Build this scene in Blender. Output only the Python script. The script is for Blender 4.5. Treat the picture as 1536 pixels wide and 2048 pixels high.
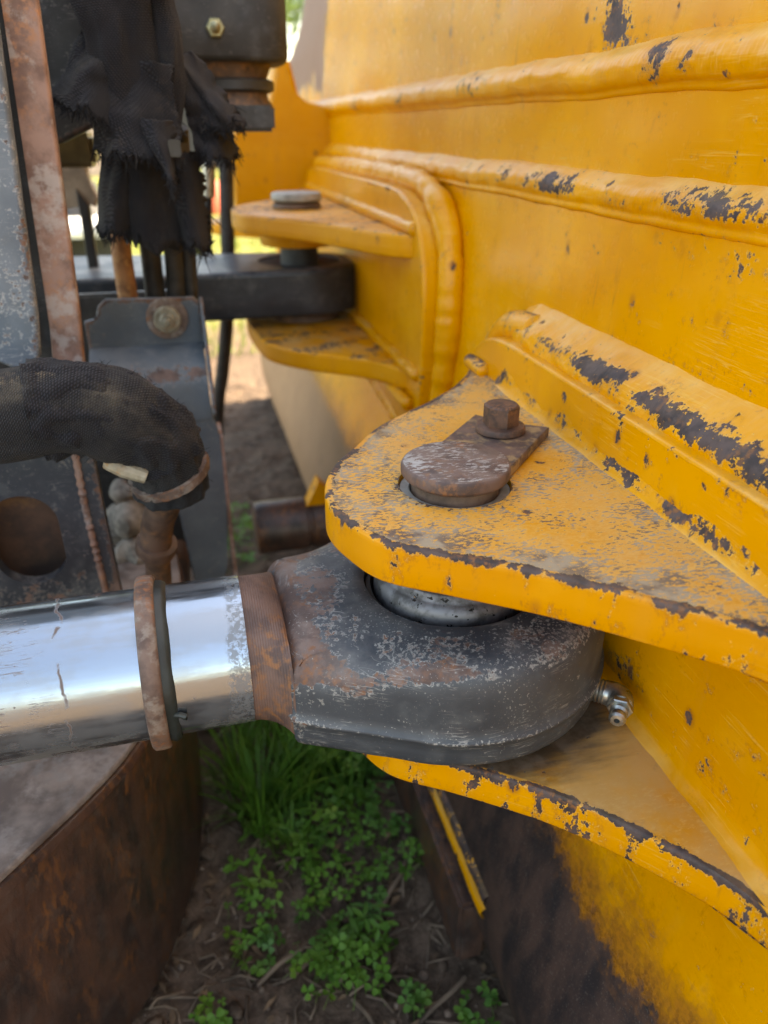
import bpy, bmesh, math, random
import numpy as np
from math import sin, cos, pi, radians, sqrt
from mathutils import Vector, noise
from mathutils.geometry import delaunay_2d_cdt

for o in list(bpy.data.objects):
    bpy.data.objects.remove(o)
scene = bpy.context.scene
COL = scene.collection
random.seed(11)
rng = np.random.default_rng(11)

# ------------------------------------------------------------------ camera
cam_data = bpy.data.cameras.new('camera')
cam = bpy.data.objects.new('camera', cam_data)
COL.objects.link(cam)
cam.location = (0.0, 0.0, 0.80)
cam.rotation_euler = (radians(90 - 27.27), 0.0, radians(-14.6))
cam_data.sensor_fit = 'VERTICAL'
cam_data.sensor_height = 36.0
cam_data.sensor_width = 27.0
cam_data.lens = 36.0 * 1490.0 / 2048.0
cam_data.clip_start = 0.02
cam_data.clip_end = 3000.0
cam_data.dof.use_dof = True
cam_data.dof.focus_distance = 0.47
cam_data.dof.aperture_fstop = 5.4
scene.camera = cam

# ------------------------------------------------------------------ light
SUN_AZ = 84.0      # degrees from +Y towards +X
SUN_EL = 44.0
world = bpy.data.worlds.new('World')
scene.world = world
world.use_nodes = True
wn = world.node_tree.nodes
wl = world.node_tree.links
wn.clear()
sky = wn.new('ShaderNodeTexSky')
sky.sky_type = 'NISHITA'
sky.sun_disc = False
sky.sun_elevation = radians(SUN_EL)
sky.sun_rotation = radians(SUN_AZ)
sky.air_density = 1.0
sky.dust_density = 2.5
sky.ozone_density = 0.6
bg = wn.new('ShaderNodeBackground')
bg.inputs[1].default_value = 0.15
wo = wn.new('ShaderNodeOutputWorld')
wl.new(sky.outputs[0], bg.inputs[0])
wl.new(bg.outputs[0], wo.inputs[0])

sun_data = bpy.data.lights.new('sun', 'SUN')
sun_data.energy = 4.0
sun_data.angle = radians(0.53)
sun_data.color = (1.0, 0.94, 0.84)
sun = bpy.data.objects.new('sun', sun_data)
COL.objects.link(sun)
sd = Vector((sin(radians(SUN_AZ)) * cos(radians(SUN_EL)), cos(radians(SUN_AZ)) * cos(radians(SUN_EL)), sin(radians(SUN_EL))))
sun.rotation_euler = sd.to_track_quat('Z', 'Y').to_euler()
sun.location = sd * 20

scene.view_settings.view_transform = 'Standard'
scene.view_settings.look = 'None'
scene.view_settings.gamma = 1.0
scene.view_settings.exposure = 2.6
scene.view_settings.use_curve_mapping = False
scene.view_settings.use_white_balance = True
scene.view_settings.white_balance_temperature = 8800
scene.view_settings.white_balance_tint = 10
scene.render.engine = 'CYCLES'

# ------------------------------------------------------------------ object helpers
ORIGIN = {}


def thing(name, label, cat, loc=(0, 0, 0), group=None):
    o = bpy.data.objects.new(name, None)
    o.empty_display_size = 0.05
    COL.objects.link(o)
    o.location = loc
    o['label'] = label
    o['category'] = cat
    if group:
        o['group'] = group
    ORIGIN[o.name] = np.array(loc, float)
    return o


def tag(o, label, cat, group=None):
    o['label'] = label
    o['category'] = cat
    if group:
        o['group'] = group
    return o


def part(name, geo, mat, parent=None, smooth=True, sharp=35, attrs=None, uv=None, label=None, loc=None):
    """one mesh object from world-space verts and faces; a child keeps coordinates relative to its parent"""
    verts, faces = geo
    V = np.asarray(verts, float)
    org = np.zeros(3)
    if parent is not None:
        org = ORIGIN[parent.name]
    elif loc is not None:
        org = np.array(loc, float)
    me = bpy.data.meshes.new(name)
    me.from_pydata((V - org).tolist(), [], [list(map(int, f)) for f in faces])
    me.validate()
    if smooth:
        me.shade_smooth()
        if sharp < 180:
            me.set_sharp_from_angle(angle=radians(sharp))
    for k, a in (attrs or {}).items():
        at_ = me.attributes.new(k, 'FLOAT', 'POINT')
        at_.data.foreach_set('value', np.asarray(a, np.float32))
    if uv is not None:
        u = me.uv_layers.new(name='uv')
        li = np.empty(len(me.loops), np.int32)
        me.loops.foreach_get('vertex_index', li)
        u.data.foreach_set('uv', np.asarray(uv, np.float32)[li].ravel())
    me.materials.append(mat)
    o = bpy.data.objects.new(name, me)
    COL.objects.link(o)
    if parent is not None:
        o.parent = parent
    elif loc is not None:
        o.location = loc
    ORIGIN[o.name] = org
    if label:
        o['label'] = label
    return o


def struct(name, geo, mat, **k):
    o = part(name, geo, mat, None, **k)
    o['kind'] = 'structure'
    return o


# ------------------------------------------------------------------ geometry helpers
def join(*gs):
    V, F, n = [], [], 0
    for v, f in gs:
        V += [tuple(p) for p in v]
        F += [[i + n for i in q] for q in f]
        n += len(v)
    return V, F


def spline(pts, step, closed=False):
    """Catmull-Rom through pts, resampled at about `step`"""
    P = [np.array(p, float) for p in pts]
    n = len(P)
    out = []
    segs = n if closed else n - 1
    for i in range(segs):
        if closed:
            p0, p1, p2, p3 = P[(i - 1) % n], P[i], P[(i + 1) % n], P[(i + 2) % n]
        else:
            p0, p1, p2, p3 = P[max(i - 1, 0)], P[i], P[i + 1], P[min(i + 2, n - 1)]
        L = np.linalg.norm(p2 - p1)
        k = max(1, int(round(L / step)))
        for j in range(k):
            t = j / k
            out.append(0.5 * (2 * p1 + (p2 - p0) * t + (2 * p0 - 5 * p1 + 4 * p2 - p3) * t * t + (3 * p1 - p0 - 3 * p2 + p3) * t ** 3))
    if not closed:
        out.append(P[-1])
    return out


def polyline(pts, step):
    P = [np.array(p, float) for p in pts]
    out = []
    for a, b in zip(P[:-1], P[1:]):
        k = max(1, int(round(np.linalg.norm(b - a) / step)))
        out += [a + (b - a) * j / k for j in range(k)]
    out.append(P[-1])
    return out


def frames(P):
    P = [Vector(p) for p in P]
    n = len(P)
    T = [(P[min(i + 1, n - 1)] - P[max(i - 1, 0)]).normalized() for i in range(n)]
    ref = Vector((0, 0, 1)) if abs(T[0].z) < 0.9 else Vector((0, 1, 0))
    N = [(ref - T[0] * ref.dot(T[0])).normalized()]
    for i in range(1, n):
        v = N[-1] - T[i] * N[-1].dot(T[i])
        N.append(v.normalized())
    return P, T, N, [t.cross(m) for t, m in zip(T, N)]


def tube(path, r, seg=16, caps=True, rfun=None, squash=None):
    """swept tube; rfun(s, angle, i) adds to the radius. returns verts, faces, uv, s"""
    P, T, N, B = frames(path)
    n = len(P)
    rr = r if hasattr(r, '__len__') else [r] * n
    V, F, UV = [], [], []
    s = 0.0
    for i in range(n):
        if i:
            s += (P[i] - P[i - 1]).length
        for j in range(seg):
            a = 2 * pi * j / seg
            R = rr[i] + (rfun(s, a, i) if rfun else 0.0)
            ca, sa = cos(a), sin(a)
            if squash:
                ca *= squash[0]
                sa *= squash[1]
            V.append(tuple(P[i] + N[i] * (R * ca) + B[i] * (R * sa)))
            UV.append((s, rr[i] * a))
    for i in range(n - 1):
        for j in range(seg):
            k = (j + 1) % seg
            F.append([i * seg + j, i * seg + k, (i + 1) * seg + k, (i + 1) * seg + j])
    if caps:
        F.append(list(range(seg))[::-1])
        F.append([(n - 1) * seg + j for j in range(seg)])
    return (V, F), UV


def lathe(profile, origin, axis=(0, 0, 1), seg=48, caps=True, rfun=None):
    """profile: list of (radius, height along axis)"""
    ax = Vector(axis).normalized()
    ref = Vector((1, 0, 0)) if abs(ax.x) < 0.9 else Vector((0, 1, 0))
    n1 = (ref - ax * ref.dot(ax)).normalized()
    n2 = ax.cross(n1)
    O = Vector(origin)
    V, F = [], []
    for i, (r, h) in enumerate(profile):
        for j in range(seg):
            a = 2 * pi * j / seg
            q = r + (rfun(i, a) if rfun else 0)
            V.append(tuple(O + ax * h + n1 * (q * cos(a)) + n2 * (q * sin(a))))
    for i in range(len(profile) - 1):
        for j in range(seg):
            k = (j + 1) % seg
            F.append([i * seg + j, i * seg + k, (i + 1) * seg + k, (i + 1) * seg + j])
    if caps:
        F.append(list(range(seg))[::-1])
        F.append([(len(profile) - 1) * seg + j for j in range(seg)])
    return V, F


def box(x0, x1, y0, y1, z0, z1, bev=0.003):
    bm = bmesh.new()
    bmesh.ops.create_cube(bm, size=1.0)
    for v in bm.verts:
        v.co = Vector(((x0 + x1) / 2 + v.co.x * (x1 - x0), (y0 + y1) / 2 + v.co.y * (y1 - y0), (z0 + z1) / 2 + v.co.z * (z1 - z0)))
    if bev:
        bmesh.ops.bevel(bm, geom=bm.edges[:], offset=bev, segments=2, affect='EDGES')
    bm.verts.index_update()
    g = [tuple(v.co) for v in bm.verts], [[v.index for v in f.verts] for f in bm.faces]
    bm.free()
    return g


def inside(p, poly):
    x, y = p
    c = False
    n = len(poly)
    j = n - 1
    for i in range(n):
        xi, yi = poly[i][0], poly[i][1]
        xj, yj = poly[j][0], poly[j][1]
        if (yi > y) != (yj > y) and x < (xj - xi) * (y - yi) / (yj - yi) + xi:
            c = not c
        j = i
    return c


def dist_poly(Q, poly):
    """distance from points Q (n,2) to a closed polyline"""
    Q = np.asarray(Q, float).reshape(-1, 2)
    A = np.asarray(poly, float)[:, :2]
    Bp = np.roll(A, -1, 0)
    D = np.full(len(Q), 1e9)
    for a, b in zip(A, Bp):
        ab = b - a
        L = max(ab @ ab, 1e-12)
        t = np.clip(((Q - a) @ ab) / L, 0, 1)
        D = np.minimum(D, np.linalg.norm(Q - (a + t[:, None] * ab), axis=1))
    return D


def ccw(poly):
    a = sum(poly[i - 1][0] * poly[i][1] - poly[i][0] * poly[i - 1][1] for i in range(len(poly)))
    return list(poly) if a > 0 else list(poly)[::-1]


def inset(poly, d):
    n = len(poly)
    out = []
    for i in range(n):
        p0, p1, p2 = (np.array(poly[i - 1][:2], float), np.array(poly[i][:2], float), np.array(poly[(i + 1) % n][:2], float))
        t = p2 - p0
        t /= (np.linalg.norm(t) + 1e-12)
        out.append(p1 + np.array((-t[1], t[0])) * d)
    return out


def slab(outline, lo, hi, bev=0.002, holes=(), step=0.006, grid=0.012, frame=None, fine=True):
    """thick plate from a closed 2-D outline; frame maps (a, b, h) to world.
    returns geometry plus attributes: edge = distance to the nearest top edge, side = 1 on the rim"""
    poly = ccw([np.array(p, float) for p in polyline(list(outline) + [outline[0]], step)[:-1]])
    holes = [ccw([np.array(p, float) for p in h]) for h in holes]
    n = len(poly)
    rim = [(bev, lo), (bev * 0.3, lo + bev * 0.3), (0, lo + bev)]
    for q in (0.45,):
        rim.append((0, lo + (hi - lo) * q))
    for q in (0.012, 0.007, 0.003):
        if hi - bev - q > lo + (hi - lo) * 0.5:
            rim.append((0, hi - bev - q))
    rim += [(0, hi - bev), (bev * 0.3, hi - bev * 0.3), (bev, hi)]
    V, F, ED, SD = [], [], [], []
    for d, z in rim:
        R = inset(poly, d) if d else poly
        for p in R:
            V.append((p[0], p[1], z))
            ED.append(max(0.0, hi - z))
            SD.append(1.0)
    m = len(rim)
    for i in range(m - 1):
        for j in range(n):
            k = (j + 1) % n
            F.append([i * n + j, i * n + k, (i + 1) * n + k, (i + 1) * n + j])

    def cap(ring0, z, up):
        ring = [np.array(V[ring0 + j][:2]) for j in range(n)]
        pts = [tuple(p) for p in ring]
        edges = [(j, (j + 1) % n) for j in range(n)]
        hidx = []
        for h in holes:
            b = len(pts)
            pts += [tuple(p) for p in h]
            edges += [(b + j, b + (j + 1) % len(h)) for j in range(len(h))]
            hidx.append(b)
        nfix = len(pts)
        if fine and up:
            extra = []
            for d in (0.003, 0.006, 0.010, 0.016, 0.024):
                q = inset(poly, d + bev)
                extra += [p for p in q]
            A = np.array(poly)
            gx = np.arange(A[:, 0].min(), A[:, 0].max(), grid)
            gy = np.arange(A[:, 1].min(), A[:, 1].max(), grid)
            G = np.array([(x, y) for x in gx for y in gy])
            dd = dist_poly(G, poly)
            G = G[dd > 0.03]
            E = np.array(extra)
            if len(E):
                lv = np.repeat((0.003, 0.006, 0.010, 0.016, 0.024), n)
                de = dist_poly(E, poly)
                E = E[de > 0.85 * lv]
                G = np.vstack([G, E]) if len(G) else E
            keep = [p for p in G if inside(p, poly) and not any(inside(p, h) for h in holes)]
            for h in holes:
                if keep:
                    dh = dist_poly(np.array(keep), h)
                    keep = [p for p, q in zip(keep, dh) if q > 0.0025]
            pts += [tuple(p) for p in keep]
        vc, ec, fc, ov, oe, of = delaunay_2d_cdt([Vector(p) for p in pts], edges, [], 0, 1e-7)
        idx = {}
        for i, orig in enumerate(ov):
            if orig and orig[0] < n:
                idx[i] = ring0 + orig[0]
            else:
                idx[i] = len(V)
                V.append((vc[i].x, vc[i].y, z))
                ED.append(None)
                SD.append(0.0)
        for f in fc:
            c = sum((vc[i] for i in f), Vector((0, 0))) / len(f)
            if not inside(c, poly) or any(inside(c, h) for h in holes):
                continue
            q = [idx[i] for i in f]
            F.append(q if up else q[::-1])
        return
    cap((m - 1) * n, hi, True)
    cap(0, lo, False)
    todo = [i for i, e in enumerate(ED) if e is None]
    dd = dist_poly([V[i][:2] for i in todo], poly)
    for i, d in zip(todo, dd):
        ED[i] = d
    for h in holes:                                   # wall of each hole
        b = len(V)
        k = len(h)
        for z in (lo, hi):
            for p in h:
                V.append((p[0], p[1], z))
                ED.append(0.05)
                SD.append(1.0)
        for j in range(k):
            q = (j + 1) % k
            F.append([b + q, b + j, b + k + j, b + k + q])
    flat = np.array(V)
    if frame is not None:
        V = [tuple(frame(*p)) for p in V]
    return (V, F), dict(edge=ED, side=SD), flat


def circle(c, r, n=48, a0=0.0):
    return [(c[0] + r * cos(a0 + 2 * pi * i / n), c[1] + r * sin(a0 + 2 * pi * i / n)) for i in range(n)]


def hexpoly(c, r, a0=0.0):
    return circle(c, r, 6, a0)


def fbm(p, s, o=3):
    return noise.fractal(Vector(p) * s, 1.0, 2.0, o)


def sheet(nu, nv, fun):
    V = [tuple(fun(i / (nu - 1), j / (nv - 1))) for i in range(nu) for j in range(nv)]
    F = [[i * nv + j, (i + 1) * nv + j, (i + 1) * nv + j + 1, i * nv + j + 1] for i in range(nu - 1) for j in range(nv - 1)]
    return V, F


def thicken(g, t):
    """give an open sheet a real thickness: a second layer along the vertex normals, and a rim"""
    V = np.array(g[0], float)
    Nn = np.zeros_like(V)
    cnt = {}
    for f in g[1]:
        a, b, c = V[f[0]], V[f[1]], V[f[2]]
        nv = np.cross(b - a, c - a)
        for k in f:
            Nn[k] += nv
        for k in range(len(f)):
            e = (f[k], f[(k + 1) % len(f)])
            cnt[e] = 1
    Nn /= (np.linalg.norm(Nn, axis=1)[:, None] + 1e-12)
    n = len(V)
    W = V - Nn * t
    F = [list(f) for f in g[1]] + [[k + n for k in f[::-1]] for f in g[1]]
    for (p, q) in cnt:
        if (q, p) not in cnt:
            F.append([q, p, p + n, q + n])
    return [tuple(p) for p in V] + [tuple(p) for p in W], F
# ------------------------------------------------------------------ materials
class Mat:
    """small helper around a node tree"""

    def __init__(self, name):
        self.m = bpy.data.materials.new(name)
        self.m.use_nodes = True
        self.t = self.m.node_tree
        self.N = self.t.nodes
        self.N.clear()
        self.out = self.N.new('ShaderNodeOutputMaterial')
        self.b = self.N.new('ShaderNodeBsdfPrincipled')
        self.L(self.b.outputs[0], self.out.inputs[0])
        g = self.N.new('ShaderNodeNewGeometry')
        self.pos = g.outputs['Position']
        self.nrm = g.outputs['Normal']

    def L(self, a, b):
        self.t.links.new(a, b)

    def put(self, sock, v):
        if hasattr(v, 'is_linked') or isinstance(v, bpy.types.NodeSocket):
            self.L(v, sock)
        elif isinstance(v, (tuple, list)):
            sock.default_value = (*v, 1.0) if len(v) == 3 and sock.type == 'RGBA' else v
        else:
            sock.default_value = v

    def set(self, **k):
        nm = dict(color='Base Color', rough='Roughness', metal='Metallic', normal='Normal', coat='Coat Weight', coatr='Coat Roughness', spec='Specular IOR Level', sheen='Sheen Weight', trans='Transmission Weight', sss='Subsurface Weight')
        for a, v in k.items():
            self.put(self.b.inputs[nm[a]], v)
        return self

    def attr(self, name):
        n = self.N.new('ShaderNodeAttribute')
        n.attribute_name = name
        return n.outputs['Fac']

    def uv(self):
        return self.N.new('ShaderNodeTexCoord').outputs['UV']

    def xyz(self, v=None):
        n = self.N.new('ShaderNodeSeparateXYZ')
        self.L(v or self.pos, n.inputs[0])
        return n.outputs

    def map(self, scale=(1, 1, 1), rot=(0, 0, 0), loc=(0, 0, 0), v=None):
        n = self.N.new('ShaderNodeMapping')
        self.L(v or self.pos, n.inputs[0])
        n.inputs['Scale'].default_value = scale
        n.inputs['Rotation'].default_value = rot
        n.inputs['Location'].default_value = loc
        return n.outputs[0]

    def noise(self, scale, detail=4, rough=0.55, v=None, dist=0.0):
        n = self.N.new('ShaderNodeTexNoise')
        self.L(v or self.pos, n.inputs['Vector'])
        n.inputs['Scale'].default_value = scale
        n.inputs['Detail'].default_value = detail
        n.inputs['Roughness'].default_value = rough
        n.inputs['Distortion'].default_value = dist
        return n.outputs['Fac']

    def vor(self, scale, v=None, feature='F1', out='Distance', rnd=1.0):
        n = self.N.new('ShaderNodeTexVoronoi')
        n.feature = feature
        self.L(v or self.pos, n.inputs['Vector'])
        n.inputs['Scale'].default_value = scale
        n.inputs['Randomness'].default_value = rnd
        return n.outputs[out]

    def wave(self, scale, v=None, dist=0.0, dirn='X', prof='SIN'):
        n = self.N.new('ShaderNodeTexWave')
        n.bands_direction = dirn
        n.wave_profile = prof
        self.L(v or self.pos, n.inputs['Vector'])
        n.inputs['Scale'].default_value = scale
        n.inputs['Distortion'].default_value = dist
        return n.outputs['Fac']

    def mth(self, op, a, b=0.0, c=0.0, clamp=False):
        n = self.N.new('ShaderNodeMath')
        n.operation = op
        n.use_clamp = clamp
        self.put(n.inputs[0], a)
        self.put(n.inputs[1], b)
        self.put(n.inputs[2], c)
        return n.outputs[0]

    def add(self, a, b):
        return self.mth('ADD', a, b)

    def mul(self, a, b):
        return self.mth('MULTIPLY', a, b)

    def sub(self, a, b):
        return self.mth('SUBTRACT', a, b)

    def mx(self, a, b):
        return self.mth('MAXIMUM', a, b)

    def step(self, v, a, b, lo=0.0, hi=1.0):
        n = self.N.new('ShaderNodeMapRange')
        n.interpolation_type = 'SMOOTHSTEP'
        self.put(n.inputs['Value'], v)
        n.inputs['From Min'].default_value = a
        n.inputs['From Max'].default_value = b
        n.inputs['To Min'].default_value = lo
        n.inputs['To Max'].default_value = hi
        return n.outputs[0]

    def mix(self, f, a, b):
        n = self.N.new('ShaderNodeMix')
        n.data_type = 'RGBA'
        self.put(n.inputs[0], f)
        self.put(n.inputs[6], a)
        self.put(n.inputs[7], b)
        return n.outputs[2]

    def lerp(self, f, a, b):
        n = self.N.new('ShaderNodeMix')
        n.data_type = 'FLOAT'
        self.put(n.inputs[0], f)
        self.put(n.inputs[2], a)
        self.put(n.inputs[3], b)
        return n.outputs[0]

    def bump(self, h, strength=0.5, dist=0.001, normal=None):
        n = self.N.new('ShaderNodeBump')
        n.inputs['Strength'].default_value = strength
        n.inputs['Distance'].default_value = dist
        self.L(h, n.inputs['Height'])
        if normal is not None:
            self.L(normal, n.inputs['Normal'])
        return n.outputs[0]


def rust_color(M, s=1.0, dark=(0.045, 0.026, 0.020), mid=(0.125, 0.062, 0.040), hot=(0.27, 0.105, 0.035), zs=1.0):
    v = M.map((1, 1, zs)) if zs != 1.0 else None
    a = M.noise(38 * s, 6, 0.62, v=v)
    b = M.noise(150 * s, 4, 0.6, v=v)
    c = M.noise(16 * s, 3, v=v)
    col = M.mix(M.step(a, 0.36, 0.62), dark, mid)
    col = M.mix(M.mul(M.step(b, 0.46, 0.66), M.step(c, 0.42, 0.62)), col, hot)
    return col, a, b


YELLOW = (0.70, 0.295, 0.006)


def yellow_paint(name, speckle=0.0, dust_or_light=0.35, gloss=0.34, attrs=('wear',), stain=False, dust_or_light_col=((0.52, 0.37, 0.18), (0.62, 0.49, 0.30))):
    """glossy machine paint over dark primer and rust.  wear = how likely the paint is off."""
    M = Mat(name)
    wear = M.attr('wear')
    big = M.noise(7, 3)
    n1 = M.noise(70 if speckle else 55, 5, 0.6, v=M.map((1, 1, 0.45)) if speckle else None)
    n2 = M.noise(230, 4, 0.65, v=M.map((1, 1, 0.5)) if speckle else None)
    n3 = M.noise(620, 2, 0.5)
    hue = M.mix(M.step(big, 0.35, 0.68), (0.66, 0.252, 0.0015), (0.74, 0.305, 0.002))
    fade = M.mix(M.mul(M.step(M.noise(26, 5), 0.5, 0.75), 0.30), hue, (0.80, 0.37, 0.018))
    # vertical run marks of dust and water
    vs = M.noise(1.0, 4, 0.6, v=M.map((42, 42, 2.2)))
    fade = M.mix(M.mul(M.step(vs, 0.50, 0.72), 0.28), fade, (0.62, 0.255, 0.022))
    # hairline scratches
    sc = None
    for rot, sx, sy, seed in ((0.5, 5, 260, 3), (1.25, 7, 330, 9), (-0.35, 4, 210, 14)):
        q = M.noise(1.0, 2, 0.5, v=M.map((sx, sx * 1.3, sy), (rot, 0, 0), (seed, seed, seed)))
        l = M.sub(1.0, M.step(M.mth('ABSOLUTE', M.sub(q, 0.5)), 0.0, 0.012))
        l = M.mul(l, M.step(M.noise(11, 2, v=M.map(loc=(seed * 3, 0, 0))), 0.52, 0.62))
        sc = l if sc is None else M.mx(sc, l)
    fade = M.mix(M.mul(sc, 0.32), fade, (0.80, 0.50, 0.12))
    # chips
    val = M.add(M.mul(n1, 0.55), M.mul(n2, 0.45))
    val = M.add(val, M.mul(M.sub(n3, 0.5), 0.10))
    lvl = M.add(M.add(val, M.mul(M.sub(val, 0.5), 0.35)), M.mul(wear, 0.48))
    chip = M.step(lvl, 0.755, 0.772)
    halo = M.step(lvl, 0.62, 0.775)
    # scattered round nicks
    nv = M.map((1, 1, 0.7))
    cd = M.vor(48, nv)
    cc = M.vor(48, nv, out='Color')
    cr = M.xyz(cc)
    nick = M.mul(M.step(M.add(cd, M.mul(M.sub(n2, 0.5), 0.55)), 0.16, 0.10), M.step(cr[0], 0.84, 0.86))
    chip = M.mx(chip, nick)
    halo = M.mx(halo, M.mul(M.step(cd, 0.34, 0.10), M.step(cr[0], 0.80, 0.86)))
    if speckle:
        sp = M.add(M.mul(M.noise(1.0, 5, 0.68, v=M.map((230, 480, 230), (0, 0, 0.35))), 0.66), M.mul(M.noise(30, 4, 0.6), 0.34))
        sp = M.add(sp, M.mul(M.attr('spk'), 0.22))
        spm = M.step(sp, 0.660 - 0.06 * speckle, 0.684 - 0.06 * speckle)
        spl = M.step(sp, 0.47, 0.64)
    rc, ra, rb = rust_color(M, 1.5, dark=(0.040, 0.030, 0.029), mid=(0.100, 0.068, 0.060), hot=(0.25, 0.10, 0.035))
    col = M.mix(M.mul(halo, M.mul(M.step(M.noise(31, 3), 0.36, 0.64), 0.75)), fade, (0.36, 0.115, 0.012))
    if speckle:
        col = M.mix(M.mul(spl, 0.50), col, (0.84, 0.50, 0.13))
        col = M.mix(spm, col, M.mix(M.step(M.noise(70, 3), 0.4, 0.6), (0.13, 0.085, 0.066), (0.34, 0.27, 0.19)))
    run = M.mul(M.step(M.noise(1.0, 4, 0.6, v=M.map((120, 120, 9), loc=(4, 4, 4))), 0.60, 0.70), M.step(M.noise(15, 3, v=M.map(loc=(9, 2, 5))), 0.52, 0.66))
    col = M.mix(M.mul(run, 0.50), col, (0.30, 0.10, 0.012))
    lip = M.mul(M.step(lvl, 0.722, 0.742), M.sub(1.0, M.step(lvl, 0.750, 0.760)))
    col = M.mix(M.mul(lip, 0.45), col, (0.86, 0.52, 0.12))
    col = M.mix(chip, col, rc)
    if stain:                                   # burnished and rusted lower shell: paint gone, dark rust instead
        st = M.attr('rust')
        drip = M.noise(1.0, 5, 0.62, v=M.map((30, 30, 17)))
        lv = M.add(st, M.mul(M.sub(drip, 0.5), 0.42))
        lv = M.add(lv, M.add(M.mul(M.sub(n1, 0.5), 0.45), M.mul(M.sub(n2, 0.5), 0.40)))
        lv = M.add(lv, M.mul(M.sub(M.noise(120, 5, 0.7), 0.5), 0.5))
        sm = M.step(lv, 0.56, 0.72)
        so = M.step(lv, 0.06, 0.56)
        col = M.mix(M.mul(so, 0.90), col, M.mix(M.step(n2, 0.4, 0.6), (0.17, 0.062, 0.014), (0.36, 0.130, 0.014)))
        d2 = M.mix(M.step(M.noise(1.0, 6, 0.66, v=M.map((30, 30, 12))), 0.36, 0.66), (0.022, 0.016, 0.016), (0.072, 0.040, 0.030))
        d2 = M.mix(M.mul(M.step(lv, 0.95, 0.5), M.step(n1, 0.42, 0.6)), d2, (0.17, 0.066, 0.022))
        d2 = M.mix(M.mul(M.step(n3, 0.60, 0.70), 0.30), d2, (0.20, 0.16, 0.13))
        tan = M.attr('tan')
        d2 = M.mix(M.step(M.xyz()[2], 0.80, 0.82), d2, M.mix(n1, (0.13, 0.075, 0.068), (0.27, 0.155, 0.135)))  # worn purple-brown end, lightened to paint a glossy reflection into the colour
        d2 = M.mix(tan, d2, M.mix(M.noise(24, 4), (0.33, 0.185, 0.10), (0.50, 0.30, 0.16)))
        col = M.mix(sm, col, d2)
    # dust on whatever faces up; weld beads get their top light painted here
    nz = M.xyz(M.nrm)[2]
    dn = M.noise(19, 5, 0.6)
    dust = M.mul(M.mul(M.step(nz, 0.35, 0.95), M.step(M.add(dn, M.mul(M.attr('dirt'), 0.4)), 0.38, 0.72)), M.mul(M.sub(1.0, M.mul(chip, 0.8)), dust_or_light))
    col = M.mix(dust, col, M.mix(M.noise(90, 3), *dust_or_light_col))
    gr = M.mul(M.step(M.add(M.attr('grease'), M.mul(M.sub(M.noise(1.0, 5, 0.6, v=M.map((16, 80, 30), (0, 0, 0.5))), 0.5), 0.75)), 0.30, 0.80), 0.93)
    col = M.mix(gr, col, M.mix(M.step(n1, 0.35, 0.65), (0.030, 0.025, 0.022), (0.10, 0.082, 0.066)))
    rg = M.lerp(chip, M.add(gloss, M.mul(M.noise(90, 3), 0.12)), 0.62)
    rg = M.mx(rg, M.mul(dust, 0.85))
    if speckle:
        rg = M.mx(rg, M.lerp(spl, gloss, 0.62))
    if stain:
        rg = M.lerp(sm, rg, M.add(0.52, M.mul(n1, 0.22)))
    h = M.sub(M.mul(M.noise(300, 3), 0.10), chip)
    h = M.add(h, M.mul(M.noise(14, 2), 0.8))
    if speckle:
        h = M.sub(h, M.mul(spm, 0.45))
    M.set(color=col, rough=rg, normal=M.bump(h, 0.6, 0.0010), spec=0.3)
    return M.m


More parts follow.
